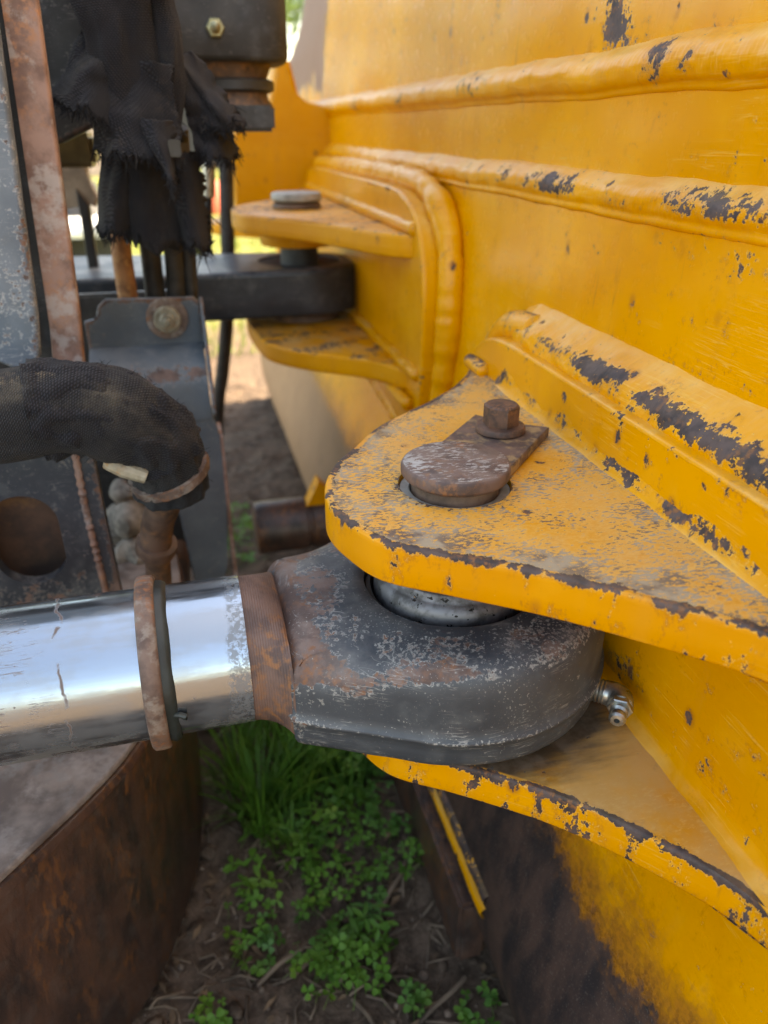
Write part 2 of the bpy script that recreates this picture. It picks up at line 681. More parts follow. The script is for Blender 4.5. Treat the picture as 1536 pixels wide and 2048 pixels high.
def steel_paint(name, base=(0.040, 0.050, 0.060), base2=(0.062, 0.075, 0.088), chips=0.0, cream=1.0, rust_hot=(0.20, 0.082, 0.035), gloss=0.42, rough_cast=0.4, dust_or_light=0.5, worn=(0.34, 0.33, 0.30)):
    """dark blue-grey machine paint, cream nicks and scratches, rust where wear is high"""
    M = Mat(name)
    wear = M.attr('wear')
    n0 = M.noise(14, 4)
    n1 = M.noise(70, 6, 0.62)
    n2 = M.noise(300, 4, 0.6)
    col = M.mix(M.step(n0, 0.36, 0.66), base, base2)
    col = M.mix(M.mul(M.step(M.noise(33, 5, 0.6), 0.50, 0.72), 0.5), col, (0.105, 0.115, 0.12))
    val = M.add(M.mul(n1, 0.6), M.mul(n2, 0.4))
    lv = M.add(val, M.mul(wear, 0.5))
    rm = M.step(lv, 0.70, 0.76)
    rc, ra, rb = rust_color(M, 1.3, dark=(0.075, 0.046, 0.038), mid=(0.165, 0.105, 0.085), hot=rust_hot)
    edge = M.mul(M.step(lv, 0.665, 0.72), M.sub(1.0, rm))
    edge = M.mul(edge, M.step(n2, 0.47, 0.54))
    col = M.mix(M.mul(edge, 0.85 * cream), col, worn)
    col = M.mix(rm, col, rc)
    # cream nicks and fine scratches
    sc = None
    for rot, sx, sz, seed in ((0.9, 22, 300, 5), (-0.6, 16, 360, 11), (0.1, 28, 240, 21)):
        q = M.noise(1.0, 3, 0.55, v=M.map((sx, sx, sz), (rot, rot * 0.6, 0), (seed, seed, 0)))
        l = M.sub(1.0, M.step(M.mth('ABSOLUTE', M.sub(q, 0.5)), 0.0, 0.018))
        l = M.mul(l, M.step(M.noise(34, 3, v=M.map(loc=(seed, 1, 4))), 0.56, 0.66))
        sc = l if sc is None else M.mx(sc, l)
    fl = M.mul(M.step(M.noise(620, 2), 0.635, 0.67), M.step(M.noise(28, 3), 0.48, 0.70))
    fl = M.mx(fl, M.step(M.add(M.noise(480, 4, 0.65), M.mul(M.attr('cream'), 0.24)), 0.675, 0.70))
    col = M.mix(M.mul(M.mx(M.mul(sc, 0.75), fl), 0.8 * cream), col, worn)
    nz = M.xyz(M.nrm)[2]
    dust = M.mul(M.mul(M.step(nz, 0.3, 0.95), M.step(M.noise(22, 6, 0.65), 0.40, 0.70)), dust_or_light)
    col = M.mix(dust, col, M.mix(M.noise(60, 4), (0.19, 0.18, 0.165), (0.33, 0.31, 0.28)))
    rg = M.add(gloss, M.mul(n1, 0.2))
    rg = M.mx(rg, M.mul(rm, 0.68))
    h = M.add(M.mul(n1, 0.6 * rough_cast), M.mul(M.noise(700, 2), 0.3 * rough_cast))
    h = M.sub(h, M.mul(rm, 0.4))
    M.set(color=col, rough=rg, normal=M.bump(h, 0.5, 0.0008))
    return M.m


def rusty(name, s=1.0, dark=(0.045, 0.026, 0.020), mid=(0.125, 0.062, 0.040), hot=(0.27, 0.105, 0.035), pale=0.0, rough=0.62, lines=None, bumpd=0.0008, palecol=(0.30, 0.27, 0.24), topwhite=0.0, zs=1.0):
    M = Mat(name)
    col, a, b = rust_color(M, s, dark, mid, hot, zs)
    if pale:
        col = M.mix(M.mul(M.step(M.noise(48 * s, 5, 0.65), 0.50, 0.64), pale), col, palecol)
    if topwhite:
        nz = M.xyz(M.nrm)[2]
        w = M.mul(M.step(nz, 0.8, 0.98), M.step(M.add(M.mul(M.noise(1.0, 5, 0.7, v=M.map((190, 430, 100), (0, 0, 0.4))), 0.7), M.mul(M.noise(36, 3), 0.35)), 0.53, 0.59))
        col = M.mix(M.mul(w, topwhite), col, (0.42, 0.40, 0.37))
        d = M.mul(M.step(nz, 0.6, 0.98), M.step(M.noise(60, 5, 0.6), 0.38, 0.66))
        col = M.mix(M.mul(d, 0.45), col, (0.26, 0.185, 0.145))
    h = M.add(M.mul(a, 0.6), M.mul(b, 0.5))
    if lines:
        w = M.wave(lines[0], dirn=lines[1], dist=0.6)
        h = M.add(h, M.mul(w, 1.3))
        col = M.mix(M.mul(M.step(w, 0.7, 0.0), 0.16), col, (0.05, 0.032, 0.026))
    M.set(color=col, rough=M.add(rough - 0.1, M.mul(b, 0.25)), normal=M.bump(h, 0.6, bumpd))
    return M.m


def make_chrome():
    M = Mat('hard chrome with grime')
    x = M.xyz()
    # smears of dirt run along the rod, a stained ring stands where the wiper stopped
    sm = M.noise(1.0, 5, 0.62, v=M.map((9, 60, 60)))
    sm2 = M.noise(30, 5, 0.6)
    ring = M.mul(M.step(M.mth('ABSOLUTE', M.add(M.sub(x[0], -0.101), M.mul(M.sub(M.noise(26, 4), 0.5), 0.03))), 0.0016, 0.0003), M.step(M.noise(60, 3), 0.42, 0.52))
    crack = M.noise(1.0, 3, 0.6, v=M.map((26, 300, 300), loc=(3, 0, 0)))
    crack = M.mul(M.sub(1.0, M.step(M.mth('ABSOLUTE', M.sub(crack, 0.5)), 0.0, 0.02)), M.step(x[0], -0.085, -0.13))
    crack = M.mul(crack, M.step(M.noise(38, 3), 0.48, 0.56))
    pits = M.mul(M.step(M.vor(130), 0.13, 0.07), M.step(M.xyz(M.vor(130, out='Color'))[0], 0.91, 0.93))
    low = M.step(x[2], 0.474, 0.445)           # mud film on the underside
    film = M.mul(M.step(M.add(M.mul(sm, 0.6), M.mul(sm2, 0.4)), 0.46, 0.57), M.add(0.22, M.mul(low, 0.55)))
    col = M.mix(film, (0.37, 0.42, 0.47), (0.19, 0.17, 0.13))
    grime = M.mx(M.mx(ring, crack), pits)
    near_neck = M.mul(M.step(M.add(M.add(x[0], M.mul(M.sub(0.47, x[2]), 0.10)), M.mul(M.sub(M.noise(90, 4), 0.5), 0.014)), -0.006, -0.002), M.step(M.noise(260, 6, 0.75), 0.44, 0.54))
    col = M.mix(M.mul(near_neck, 0.6), col, (0.10, 0.095, 0.085))
    col = M.mix(M.mul(grime, 0.9), col, (0.10, 0.055, 0.035))
    metal = M.sub(0.95, M.mx(M.mx(M.mul(film, 0.75), M.mul(grime, 0.9)), M.mul(near_neck, 0.6)))
    rg = M.add(0.10, M.add(M.mul(film, 0.45), M.mul(grime, 0.3)))
    rg = M.add(rg, M.mul(M.noise(1.0, 4, 0.6, v=M.map((8, 90, 90))), 0.10))
    h = M.noise(1.0, 4, 0.6, v=M.map((10, 130, 130)))
    M.set(color=col, metal=metal, rough=rg, normal=M.bump(h, 0.25, 0.0004))
    return M.m


def make_bearing():
    M = Mat('worn bearing steel')
    n = M.noise(80, 5, 0.6)
    sp = M.step(M.noise(210, 4), 0.62, 0.65)
    col = M.mix(M.step(n, 0.4, 0.65), (0.20, 0.20, 0.21), (0.085, 0.082, 0.08))
    col = M.mix(sp, col, (0.02, 0.018, 0.016))
    col = M.mix(M.step(M.noise(55, 2, v=M.map(loc=(5, 2, 1))), 0.70, 0.72), col, (0.42, 0.15, 0.02))
    M.set(color=col, metal=0.8, rough=M.add(0.42, M.mul(n, 0.25)), normal=M.bump(n, 0.3, 0.0005))
    return M.m


def plain(name, color, rough=0.5, metal=0.0, vary=0.25, scale=40, bump=0.3):
    M = Mat(name)
    n = M.noise(scale, 5, 0.6)
    c2 = tuple(min(1, c * (1 + vary)) for c in color)
    c1 = tuple(c * (1 - vary) for c in color)
    M.set(color=M.mix(M.step(n, 0.35, 0.65), c1, c2), rough=M.add(rough - 0.08, M.mul(n, 0.16)), metal=metal, normal=M.bump(n, bump, 0.0008))
    return M.m


def make_fabric(name, rib=900.0, dustmul=1.0, dust_or_light_col=(0.20, 0.165, 0.115), base=(0.011, 0.011, 0.012)):
    """woven nylon sleeve; uv in metres"""
    M = Mat(name)
    uv = M.uv()
    wx = M.wave(rib, v=uv, dirn='X', dist=0.6)
    wy = M.wave(rib * 1.25, v=uv, dirn='DIAGONAL', dist=0.8)
    w = M.mul(wx, wy)
    n = M.noise(24, 5, 0.62)
    n2 = M.noise(220, 3)
    up = M.step(M.xyz(M.nrm)[2], -0.2, 0.9)
    col = M.mix(M.step(w, 0.1, 0.7), base, tuple(c * 3.4 for c in base))
    d = M.mul(M.mul(M.step(M.add(n, M.mul(M.sub(n2, 0.5), 0.3)), 0.46, 0.80), M.add(0.10, M.mul(up, 0.28))), dustmul)
    col = M.mix(d, col, dust_or_light_col)
    col = M.mix(M.mul(M.attr('wear'), M.mul(M.step(n2, 0.40, 0.66), M.step(w, 0.0, 0.4))), col, (0.25, 0.185, 0.115))
    h = M.add(w, M.mul(n, 0.8))
    M.set(color=col, rough=0.9, spec=0.25, normal=M.bump(h, 0.8, 0.0012), sheen=0.06)
    return M.m


def make_soil():
    M = Mat('dark damp soil')
    n = M.noise(6, 6, 0.6)
    n1 = M.noise(55, 6, 0.65)
    n2 = M.noise(240, 3, 0.6)
    x = M.xyz()
    col = M.mix(M.step(n1, 0.33, 0.68), (0.050, 0.035, 0.025), (0.145, 0.102, 0.072))
    col = M.mix(M.mul(M.step(n, 0.45, 0.7), 0.5), col, (0.165, 0.105, 0.068))
    col = M.mix(M.mul(M.step(n2, 0.58, 0.70), 0.4), col, (0.26, 0.20, 0.145))
    # beyond the work area the bare ground gives way to pale dry grass
    far = M.mth('MULTIPLY', M.step(M.add(x[1], M.mul(M.sub(M.noise(1.3, 4), 0.5), 1.6)), 3.0, 4.0), 1.0)
    gcol = M.mix(M.noise(2.2, 6, 0.65), (0.20, 0.165, 0.055), (0.115, 0.15, 0.035))
    col = M.mix(far, col, gcol)
    h = M.add(M.mul(n1, 1.0), M.mul(n2, 0.35))
    M.set(color=col, rough=0.95, normal=M.bump(h, 0.9, 0.006), spec=0.2)
    return M.m


def make_leaf(name, a, b, rough=0.5):
    M = Mat(name)
    o = M.N.new('ShaderNodeObjectInfo')
    n = M.noise(70, 3)
    col = M.mix(M.mx(n, M.mul(o.outputs['Random'], 0.9)), a, b)
    yel = M.mul(M.step(M.noise(13, 3), 0.50, 0.68), 0.55)
    col = M.mix(yel, col, (b[0] * 1.7, b[1] * 1.05, b[2]))
    col = M.mix(M.mul(M.step(M.noise(9, 3, v=M.map(loc=(3, 8, 1))), 0.52, 0.66), 0.5), col, (a[0] * 0.8, a[1] * 0.9, a[2] * 2.6))
    M.set(color=col, rough=rough, spec=0.35)
    # light passes through thin leaves
    tr = M.N.new('ShaderNodeBsdfTranslucent')
    M.put(tr.inputs['Color'], M.mix(0.5, col, (0.10, 0.20, 0.02)))
    ms = M.N.new('ShaderNodeMixShader')
    ms.inputs[0].default_value = 0.28
    M.L(M.b.outputs[0], ms.inputs[1])
    M.L(tr.outputs[0], ms.inputs[2])
    M.L(ms.outputs[0], M.out.inputs[0])
    return M.m


Y_shell = yellow_paint('yellow paint on the blade shell', stain=True, dust_or_light=0.45, gloss=0.20)
Y_plate = yellow_paint('yellow paint on the clevis plates', speckle=1.0, dust_or_light=0.24, gloss=0.40)
Y_weld = yellow_paint('yellow paint on the weld beads', dust_or_light=0.55, gloss=0.26, dust_or_light_col=((0.72, 0.42, 0.09), (0.80, 0.54, 0.20)))  # pale yellow on upward faces paints the rib highlights into the colour
Y_lower = yellow_paint('yellow paint on the lower plates', speckle=0.25, dust_or_light=0.55, gloss=0.42, dust_or_light_col=((0.50, 0.34, 0.13), (0.58, 0.45, 0.26)))
S_eye = steel_paint('blue grey cast rod eye', base=(0.034, 0.040, 0.047), base2=(0.056, 0.064, 0.072), rough_cast=0.5, gloss=0.40, dust_or_light=0.45)
S_arm = steel_paint('dark blue arm paint', base=(0.020, 0.026, 0.036), base2=(0.034, 0.043, 0.056), gloss=0.30, cream=0.5, dust_or_light=0.8)  # heavy top dust also paints a pale sky reflection on the arm
S_frame = steel_paint('blue grey frame paint', base=(0.085, 0.110, 0.138), base2=(0.150, 0.180, 0.210), gloss=0.36, dust_or_light=0.5, worn=(0.42, 0.43, 0.42))
S_guard = steel_paint('slate sheet metal', base=(0.075, 0.095, 0.115), base2=(0.115, 0.138, 0.158), gloss=0.40, cream=0.5, dust_or_light=0.35)
S_dark = steel_paint('dirty black casting', base=(0.032, 0.033, 0.034), base2=(0.060, 0.060, 0.058), gloss=0.45, cream=0.5, dust_or_light=0.7)
R_pin = rusty('rusty pin steel', 1.4, dark=(0.075, 0.048, 0.042), mid=(0.145, 0.090, 0.074), hot=(0.26, 0.115, 0.05), topwhite=0.9)
R_flag = rusty('rusty flag steel', 1.2, dark=(0.065, 0.042, 0.036), mid=(0.155, 0.088, 0.064), hot=(0.36, 0.17, 0.055), pale=0.8, palecol=(0.36, 0.23, 0.10))
R_bolt = rusty('rusty bolt steel', 2.2, dark=(0.055, 0.030, 0.022), mid=(0.135, 0.064, 0.038), hot=(0.26, 0.11, 0.045))
R_neck = rusty('turned rusty neck', 1.0, dark=(0.085, 0.050, 0.042), mid=(0.170, 0.100, 0.078), hot=(0.27, 0.115, 0.045), lines=(200, 'X'), bumpd=0.0003)
R_ring = rusty('rusty wiper ring', 1.6, dark=(0.115, 0.075, 0.058), mid=(0.22, 0.155, 0.120), hot=(0.26, 0.11, 0.05), pale=0.75)
R_beam = rusty('rust brown beam', 1.2, dark=(0.036, 0.024, 0.021), mid=(0.088, 0.045, 0.031), hot=(0.20, 0.078, 0.027), rough=0.36, bumpd=0.0022, pale=0.22, palecol=(0.13, 0.105, 0.09), zs=0.35)
R_top = rusty('dusty scoured steel', 0.6, dark=(0.125, 0.098, 0.086), mid=(0.27, 0.215, 0.185), hot=(0.23, 0.22, 0.21), rough=0.55, pale=0.5, palecol=(0.38, 0.33, 0.30))
R_wipe = rusty('dark rust wiper ring', 1.6, dark=(0.085, 0.050, 0.038), mid=(0.165, 0.105, 0.078), hot=(0.26, 0.10, 0.04), pale=0.6, palecol=(0.27, 0.23, 0.19))
R_strip = rusty('pinkish surface rust', 0.9, dark=(0.17, 0.095, 0.072), mid=(0.33, 0.20, 0.155), hot=(0.40, 0.19, 0.10), pale=0.6, palecol=(0.44, 0.40, 0.37))
R_pipe = rusty('orange rust pipe', 1.0, dark=(0.23, 0.105, 0.045), mid=(0.42, 0.20, 0.085), hot=(0.50, 0.27, 0.11))
R_fit = rusty('rusty fitting', 1.2, dark=(0.075, 0.046, 0.032), mid=(0.17, 0.105, 0.072), hot=(0.30, 0.15, 0.07))
R_in = rusty('shadowed rust plate', 0.4, dark=(0.045, 0.03, 0.024), mid=(0.14, 0.075, 0.045), hot=(0.33, 0.16, 0.05))
CHROME = make_chrome()
BEARING = make_bearing()
RUBBER = plain('black rubber', (0.012, 0.012, 0.013), 0.55)
HOSE = plain('dusty black hose', (0.030, 0.028, 0.026), 0.6, vary=0.5)
SEAL = plain('green black seal', (0.020, 0.028, 0.027), 0.5, bump=0.6)
ZINC = plain('zinc plated fitting', (0.40, 0.40, 0.37), 0.30, 0.9, vary=0.35, scale=120)
DUSTY = plain('dusty grey steel', (0.30, 0.29, 0.26), 0.55, 0.2)
STONE = plain('pale stone', (0.25, 0.225, 0.19), 0.85, vary=0.4, scale=60, bump=0.8)
CREAM = rusty('stained cream fitting', 1.6, dark=(0.14, 0.10, 0.06), mid=(0.34, 0.29, 0.20), hot=(0.36, 0.20, 0.08), pale=0.5, palecol=(0.42, 0.38, 0.29))
NUT = rusty('greenish zinc nut', 2.0, dark=(0.16, 0.145, 0.10), mid=(0.30, 0.275, 0.20), hot=(0.30, 0.19, 0.10), rough=0.5)
WHITE = plain('white paint', (0.72, 0.74, 0.76), 0.4)
RED = plain('red lamp lens', (0.75, 0.02, 0.012), 0.25)
BLACK = plain('black machine', (0.02, 0.02, 0.021), 0.6)
TANP = plain('tan machine paint', (0.30, 0.24, 0.18), 0.6)
FAB = make_fabric('black woven sleeve', 215)
FAB2 = make_fabric('black torn sleeve', 190, 0.45, base=(0.008, 0.008, 0.010))
SOIL = make_soil()
CLOVER = make_leaf('clover leaf', (0.050, 0.145, 0.017), (0.12, 0.28, 0.032))
GRASS = make_leaf('grass blade', (0.046, 0.135, 0.015), (0.10, 0.23, 0.028))
STRAW = plain('dry straw', (0.15, 0.105, 0.070), 0.8, vary=0.5, scale=12)
FARGRASS = make_leaf('sunlit meadow grass', (0.10, 0.17, 0.02), (0.22, 0.25, 0.04))
FOLI = make_leaf('tree foliage', (0.030, 0.070, 0.014), (0.075, 0.125, 0.025))
BARK = plain('tree bark', (0.10, 0.075, 0.055), 0.9, vary=0.4, scale=9)
# ------------------------------------------------------------------ ground and sky-side setting
def ground():
    def axis(lo, hi, fine, n_out, far):
        a = list(np.arange(lo, hi, fine))
        k = [(i / n_out) ** 3 for i in range(1, n_out + 1)]
        return [lo - far * q for q in k][::-1] + a + [hi + far * q for q in k]
    xs = axis(-0.8, 0.9, 0.014, 22, 400)
    ys = axis(0.0, 2.6, 0.014, 26, 500)
    V = []
    for y in ys:
        for x in xs:
            near = 1.0 if (-2 < x < 2 and -1 < y < 6) else 0.0
            z = 0.0
            if near:
                z = 0.016 * fbm((x, y, 0), 4.0) + 0.010 * fbm((x, y, 3), 16, 4) + 0.004 * fbm((x, y, 8), 60, 2)
            V.append((x, y, z - 0.004))
    nx = len(xs)
    F = [[j * nx + i, j * nx + i + 1, (j + 1) * nx + i + 1, (j + 1) * nx + i] for j in range(len(ys) - 1) for i in range(nx - 1)]
    return V, F


struct('ground', ground(), SOIL, sharp=180)


def gz(x, y):
    return 0.016 * fbm((x, y, 0), 4.0) + 0.010 * fbm((x, y, 3), 16, 4) + 0.004 * fbm((x, y, 8), 60, 2) - 0.004


# ------------------------------------------------------------------ the blade
def ss(a, b, x):
    t = min(1.0, max(0.0, (x - a) / (b - a)))
    return t * t * (3 - 2 * t)


blade = thing('dozer_blade', 'scuffed yellow dozer blade with weld ribs and chipped clevis plates along its back', 'dozer blade', (0.24, 1.1, 0.0))
Y0, Y1 = -0.35, 2.42


def shell_wear(p):
    """chips, rust and dust as they lie on the plate"""
    x, y, z = p
    w = 0.10
    for cx_, cy_, cz_, ry, rz, amt in BLOBS:
        d = ((y - cy_) / ry) ** 2 + ((z - cz_) / rz) ** 2
        w += amt * math.exp(-d * 1.6)
    return w


BLOBS = [(0.335, 0.60, 0.875, 0.030, 0.050, 0.22), (0.335, 0.555, 0.850, 0.018, 0.010, 0.30), (0.335, 0.585, 0.885, 0.022, 0.035, 0.52), (0.335, 0.570, 0.862, 0.035, 0.014, 0.40), (0.335, 0.83, 0.905, 0.010, 0.018, 0.55),
         (0.30, 0.33, 0.735, 0.16, 0.010, 0.34), (0.30, 0.36, 0.725, 0.05, 0.012, 0.20), (0.30, 0.62, 0.738, 0.05, 0.006, 0.18),
         (0.30, 0.40, 0.66, 0.09, 0.03, 0.10), (0.30, 1.06, 0.42, 0.03, 0.02, 0.30), (0.33, 0.46, 0.855, 0.012, 0.012, 0.40)]


def shell_rust(p):
    x, y, z = p
    wob = 0.020 * fbm((y, z, 1.0), 9, 3)
    lim = 0.288 + 0.030 * ss(0.7, 1.4, y)
    r = 1.0 - ss(lim - 0.075, lim + 0.070, z + wob)
    if z > 0.8:                                   # worn far end of the upper plate
        r = ss(1.70, 1.80, y + 0.06 * fbm((y, z, 4.0), 9, 3)) * ss(0.855, 0.905, z + 0.05 * fbm((y, z, 7.0), 22, 2))
    return r


def shell_tan(p):
    x, y, z = p
    if z > 0.8:
        return 0.35
    return ss(0.95, 1.5, y) * (0.55 + 0.45 * ss(1.3, 2.0, y))


def plate_run(name, prof, thick, y0, y1, mat, stepy=0.012, extra=None, dx=None):
    prof = [np.array((p[0], p[1])) for p in spline(prof, 0.010)]
    ys = list(np.arange(y0, y1, stepy)) + [y1]
    m = len(prof)
    V, W, R, T = [], [], [], []
    # closed section: outer curve then the inner curve backwards
    tang = [prof[min(i + 1, m - 1)] - prof[max(i - 1, 0)] for i in range(m)]
    inner = []
    for q, t in zip(prof, tang):
        t = t / np.linalg.norm(t)
        inner.append(q + np.array((t[1], -t[0])) * thick)
    sec = prof + inner[::-1]
    n = len(sec)
    for y in ys:
        for i, q in enumerate(sec):
            x, z = q
            if dx and i < m:
                x += dx(y, z)
            if extra:
                x, z = extra(x, y, z)
            p = (x, y, z)
            V.append(p)
            W.append(shell_wear(p) if i < m else 0.0)
            R.append(shell_rust(p))
            T.append(shell_tan(p))
    F = []
    for j in range(len(ys) - 1):
        for i in range(n):
            k = (i + 1) % n
            F.append([j * n + i, j * n + k, (j + 1) * n + k, (j + 1) * n + i])
    F.append(list(range(n)))
    F.append([(len(ys) - 1) * n + i for i in range(n)][::-1])
    return part(name, (V, F), mat, blade, sharp=40, attrs=dict(wear=W, rust=R, tan=T))


LOWER_PROFILE = [(0.262, -0.045), (0.240, 0.0), (0.222, 0.05), (0.213, 0.10), (0.215, 0.15), (0.226, 0.20), (0.243, 0.26), (0.262, 0.33), (0.280, 0.41), (0.292, 0.50), (0.300, 0.58), (0.305, 0.66), (0.308, 0.72), (0.309, 0.756)]


def dents(y, z):
    return 0.0014 * fbm((y * 0.6, z, 2.0), 7, 2) + 0.0005 * fbm((y, z, 5.0), 26, 2)


plate_run('moldboard_plate', LOWER_PROFILE, 0.012, Y0, Y1, Y_shell, dx=dents)
plate_run('stiffener_strip', [(0.317, 0.744), (0.318, 0.79), (0.320, 0.842)], 0.014, Y0, Y1, Y_shell, dx=dents)


def cut_corner(x, y, z):
    """the far top corner of the upper plate is cut away"""
    top = 1.36 - 0.40 * ss(1.72, 2.42, y)
    if z > 0.95:
        z = 0.95 + (z - 0.95) * max(0.06, (top - 0.95) / 0.41)
    return x, z


plate_run('upper_plate', [(0.327, 0.830), (0.331, 0.90), (0.335, 0.98), (0.342, 1.08), (0.352, 1.20), (0.366, 1.36)], 0.014, Y0, Y1, Y_shell, dx=dents, extra=cut_corner)  # unseen top raised to keep direct sun off the machine parts


def weld(path, r, step=0.0022, mat=None, parent=None, wearamt=0.9, seed=0.0, squash=None, ripple=0.0002, freq=2 * pi / 0.0052, lumps=0.0016, low=7.0, thr=0.0, name='weld_bead', rot=1.0, crest_at=0.8, zones=()):
    P = polyline(path, step)

    def rf(s, a, i):
        p = P[i]
        return ripple * sin(s * freq + rot * sin(a) * 2.2 + 1.5 * noise.noise(Vector((s * 30, seed, 0)))) + lumps * fbm((p[0], p[1] + seed, p[2]), 26, 3)
    g, uv = tube(P, r, seg=22, rfun=rf, squash=squash)
    W = []
    for (s, v), pt in zip(uv, g[0]):
        a = v / r
        z_ = sum(am * math.exp(-((pt[1] - yc) / yw) ** 4) for yc, yw, am in zones)
        q = noise.fractal(Vector((s * low, seed + 3.1, 0.0)), 1.0, 2.0, 2)
        crest = 0.55 + 0.45 * cos(a - crest_at)
        W.append(max(0.0, min(0.74, wearamt * ss(thr - 0.10, thr + 0.30, q) * crest + z_ * crest + 0.10)))
    n = len(g[0])
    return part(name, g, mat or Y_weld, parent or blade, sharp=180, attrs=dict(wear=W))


# two long weld ribs across the back
def long_path(x, z, wob, seed, st=0.0022, wx=0.0):
    ys = np.concatenate([np.arange(Y0 + 0.01, 1.3, st), np.arange(1.3, Y1 - 0.02, 0.006)])
    return [(x + wx * fbm((y, seed, 1), 6, 2), y, z + wob * fbm((y, seed, 0), 9, 2)) for y in ys]


def raw_weld(P, r, **k):
    return weld(P, r, step=1.0, **k)


def seam(prof, y0, y1, name, lump, wearf, stepy=0.0018, fade=None, ripple=0.00025, seed=0.0, zwob=0.002, pstep=0.0016, mat=None):
    """a laid weld seam: its cross-section runs along the blade, lumpy and rippled"""
    q = [np.array(p, float) for p in spline([(p[0], p[1]) for p in prof], pstep)]
    m = len(q)
    nor = []
    for k in range(m):
        t = q[min(k + 1, m - 1)] - q[max(k - 1, 0)]
        t /= np.linalg.norm(t)
        nor.append(np.array((-t[1], t[0])))
    y = y0
    V, W, R = [], [], 0
    while y <= y1:
        wz = zwob * fbm((y, seed, 0), 9, 2)
        for k in range(m):
            e = sin(pi * k / (m - 1)) ** 0.6
            d = lump * fbm((y, q[k][1] * 1.4 + seed, seed), 30, 4) + ripple * sin(2 * pi * (y + 0.25 * (q[k][1] - q[0][1])) / 0.0048 + 2 * noise.noise(Vector((y * 40, seed, 1))))
            x, z = q[k] + nor[k] * (d * e)
            if fade is not None:
                f = ss(fade[0], fade[1], y)
                x = x + (fade[2] - x) * f
            V.append((x, y, z + wz))
            W.append(min(0.78, max(0.0, wearf(y, k / (m - 1)))))
        R += 1
        y += stepy if y < 1.2 else 0.006
    F = [[a * m + k, a * m + k + 1, (a + 1) * m + k + 1, (a + 1) * m + k] for a in range(R - 1) for k in range(m - 1)]
    V2 = [(p[0] + 0.012, p[1], p[2]) for p in V]           # closed at the back, inside the plates
    n = len(V)
    G = [[n + i_ for i_ in f[::-1]] for f in F]
    rim = []
    for a in range(R - 1):
        rim.append([a * m, (a + 1) * m, (a + 1) * m + n, a * m + n])
        rim.append([a * m + m - 1, a * m + m - 1 + n, (a + 1) * m + m - 1 + n, (a + 1) * m + m - 1])
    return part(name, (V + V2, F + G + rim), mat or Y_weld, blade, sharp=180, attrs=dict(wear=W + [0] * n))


def zone(y, lst):
    return sum(a * math.exp(-((y - c_) / w_) ** 4) for c_, w_, a in lst)


def n1d(y, s, sd):
    return noise.fractal(Vector((y * s, sd, 0.3)), 1.0, 2.0, 3)


RIB_A = [(0.3215, 0.8190), (0.3180, 0.8205), (0.3172, 0.8225), (0.3168, 0.8245), (0.3135, 0.8275), (0.3115, 0.8325), (0.3115, 0.8375), (0.3132, 0.8425), (0.3175, 0.8470), (0.3235, 0.8505), (0.3305, 0.8545), (0.3340, 0.8575)]
seam(RIB_A, Y0 + 0.01, Y1 - 0.02, 'weld_bead', 0.0018, lambda y, t: 0.10 + 0.30 * ss(0.15, 0.5, n1d(y, 9, 2.0)) * sin(pi * t) + zone(y, ((0.505, 0.018, 0.34),)) * sin(pi * t), seed=3.0, zwob=0.0026)
RIB_B = [(0.3120, 0.7400), (0.3072, 0.7425), (0.3062, 0.7445), (0.3070, 0.7462), (0.3074, 0.7480), (0.3060, 0.7508), (0.3054, 0.7545), (0.3060, 0.7590), (0.3085, 0.7632), (0.3125, 0.7668), (0.3165, 0.7705), (0.3195, 0.7725)]
seam(RIB_B, Y0 + 0.01, Y1 - 0.02, 'weld_bead', 0.0020, lambda y, t: 0.14 + (0.30 * ss(-0.05, 0.4, n1d(y, 13, 5.0)) + zone(y, ((0.63, 0.060, 0.42), (0.415, 0.048, 0.46), (0.28, 0.05, 0.42)))) * ss(0.30, 0.42, t) * ss(0.95, 0.7, t) + 0.30 * ss(0.0, 0.3, n1d(y, 22, 8.0)) * ss(0.22, 0.05, t), seed=6.0, zwob=0.002)

# near bracket -------------------------------------------------------------
def plate_attrs(att, flat, lo, hi, edgew=0.95, sidew=0.19, pin=None, hole=None, spk0=0.0, grease=None):
    W, S, G, D = [], [], [], []
    for e, sdf, p in zip(att['edge'], att['side'], flat):
        if sdf > 0.5:
            w = sidew
            w += (0.85 if edgew > 0.2 else 0.35) * math.exp(-(e / 0.0032) ** 1.2) * (0.75 + 1.2 * fbm((p[0], p[1], 1.0), 30, 2))
            w += 0.22 * math.exp(-(p[2] - lo) / 0.002)
            s = -2.0
        else:
            w = 0.08 + edgew * math.exp(-(e / 0.0060) ** 2.0)
            s = spk0 + 0.75 * math.exp(-e / 0.032)
            if hole is not None:
                d = math.hypot(p[0] - hole[0], p[1] - hole[1]) - hole[2]
                w += 0.40 * math.exp(-max(d, 0) / 0.003)
                s += 0.35 * math.exp(-max(d, 0) / 0.018)
        g = 0.0
        if grease is not None and sdf < 0.5:
            d = math.hypot(p[0] - grease[0], p[1] - grease[1]) - grease[2]
            g = 0.95 * math.exp(-max(d, 0) / grease[3])
        W.append(w)
        S.append(s)
        G.append(g)
        D.append(0.25 if sdf < 0.5 else 0.0)
    return dict(wear=W, spk=S, grease=G, dirt=D)


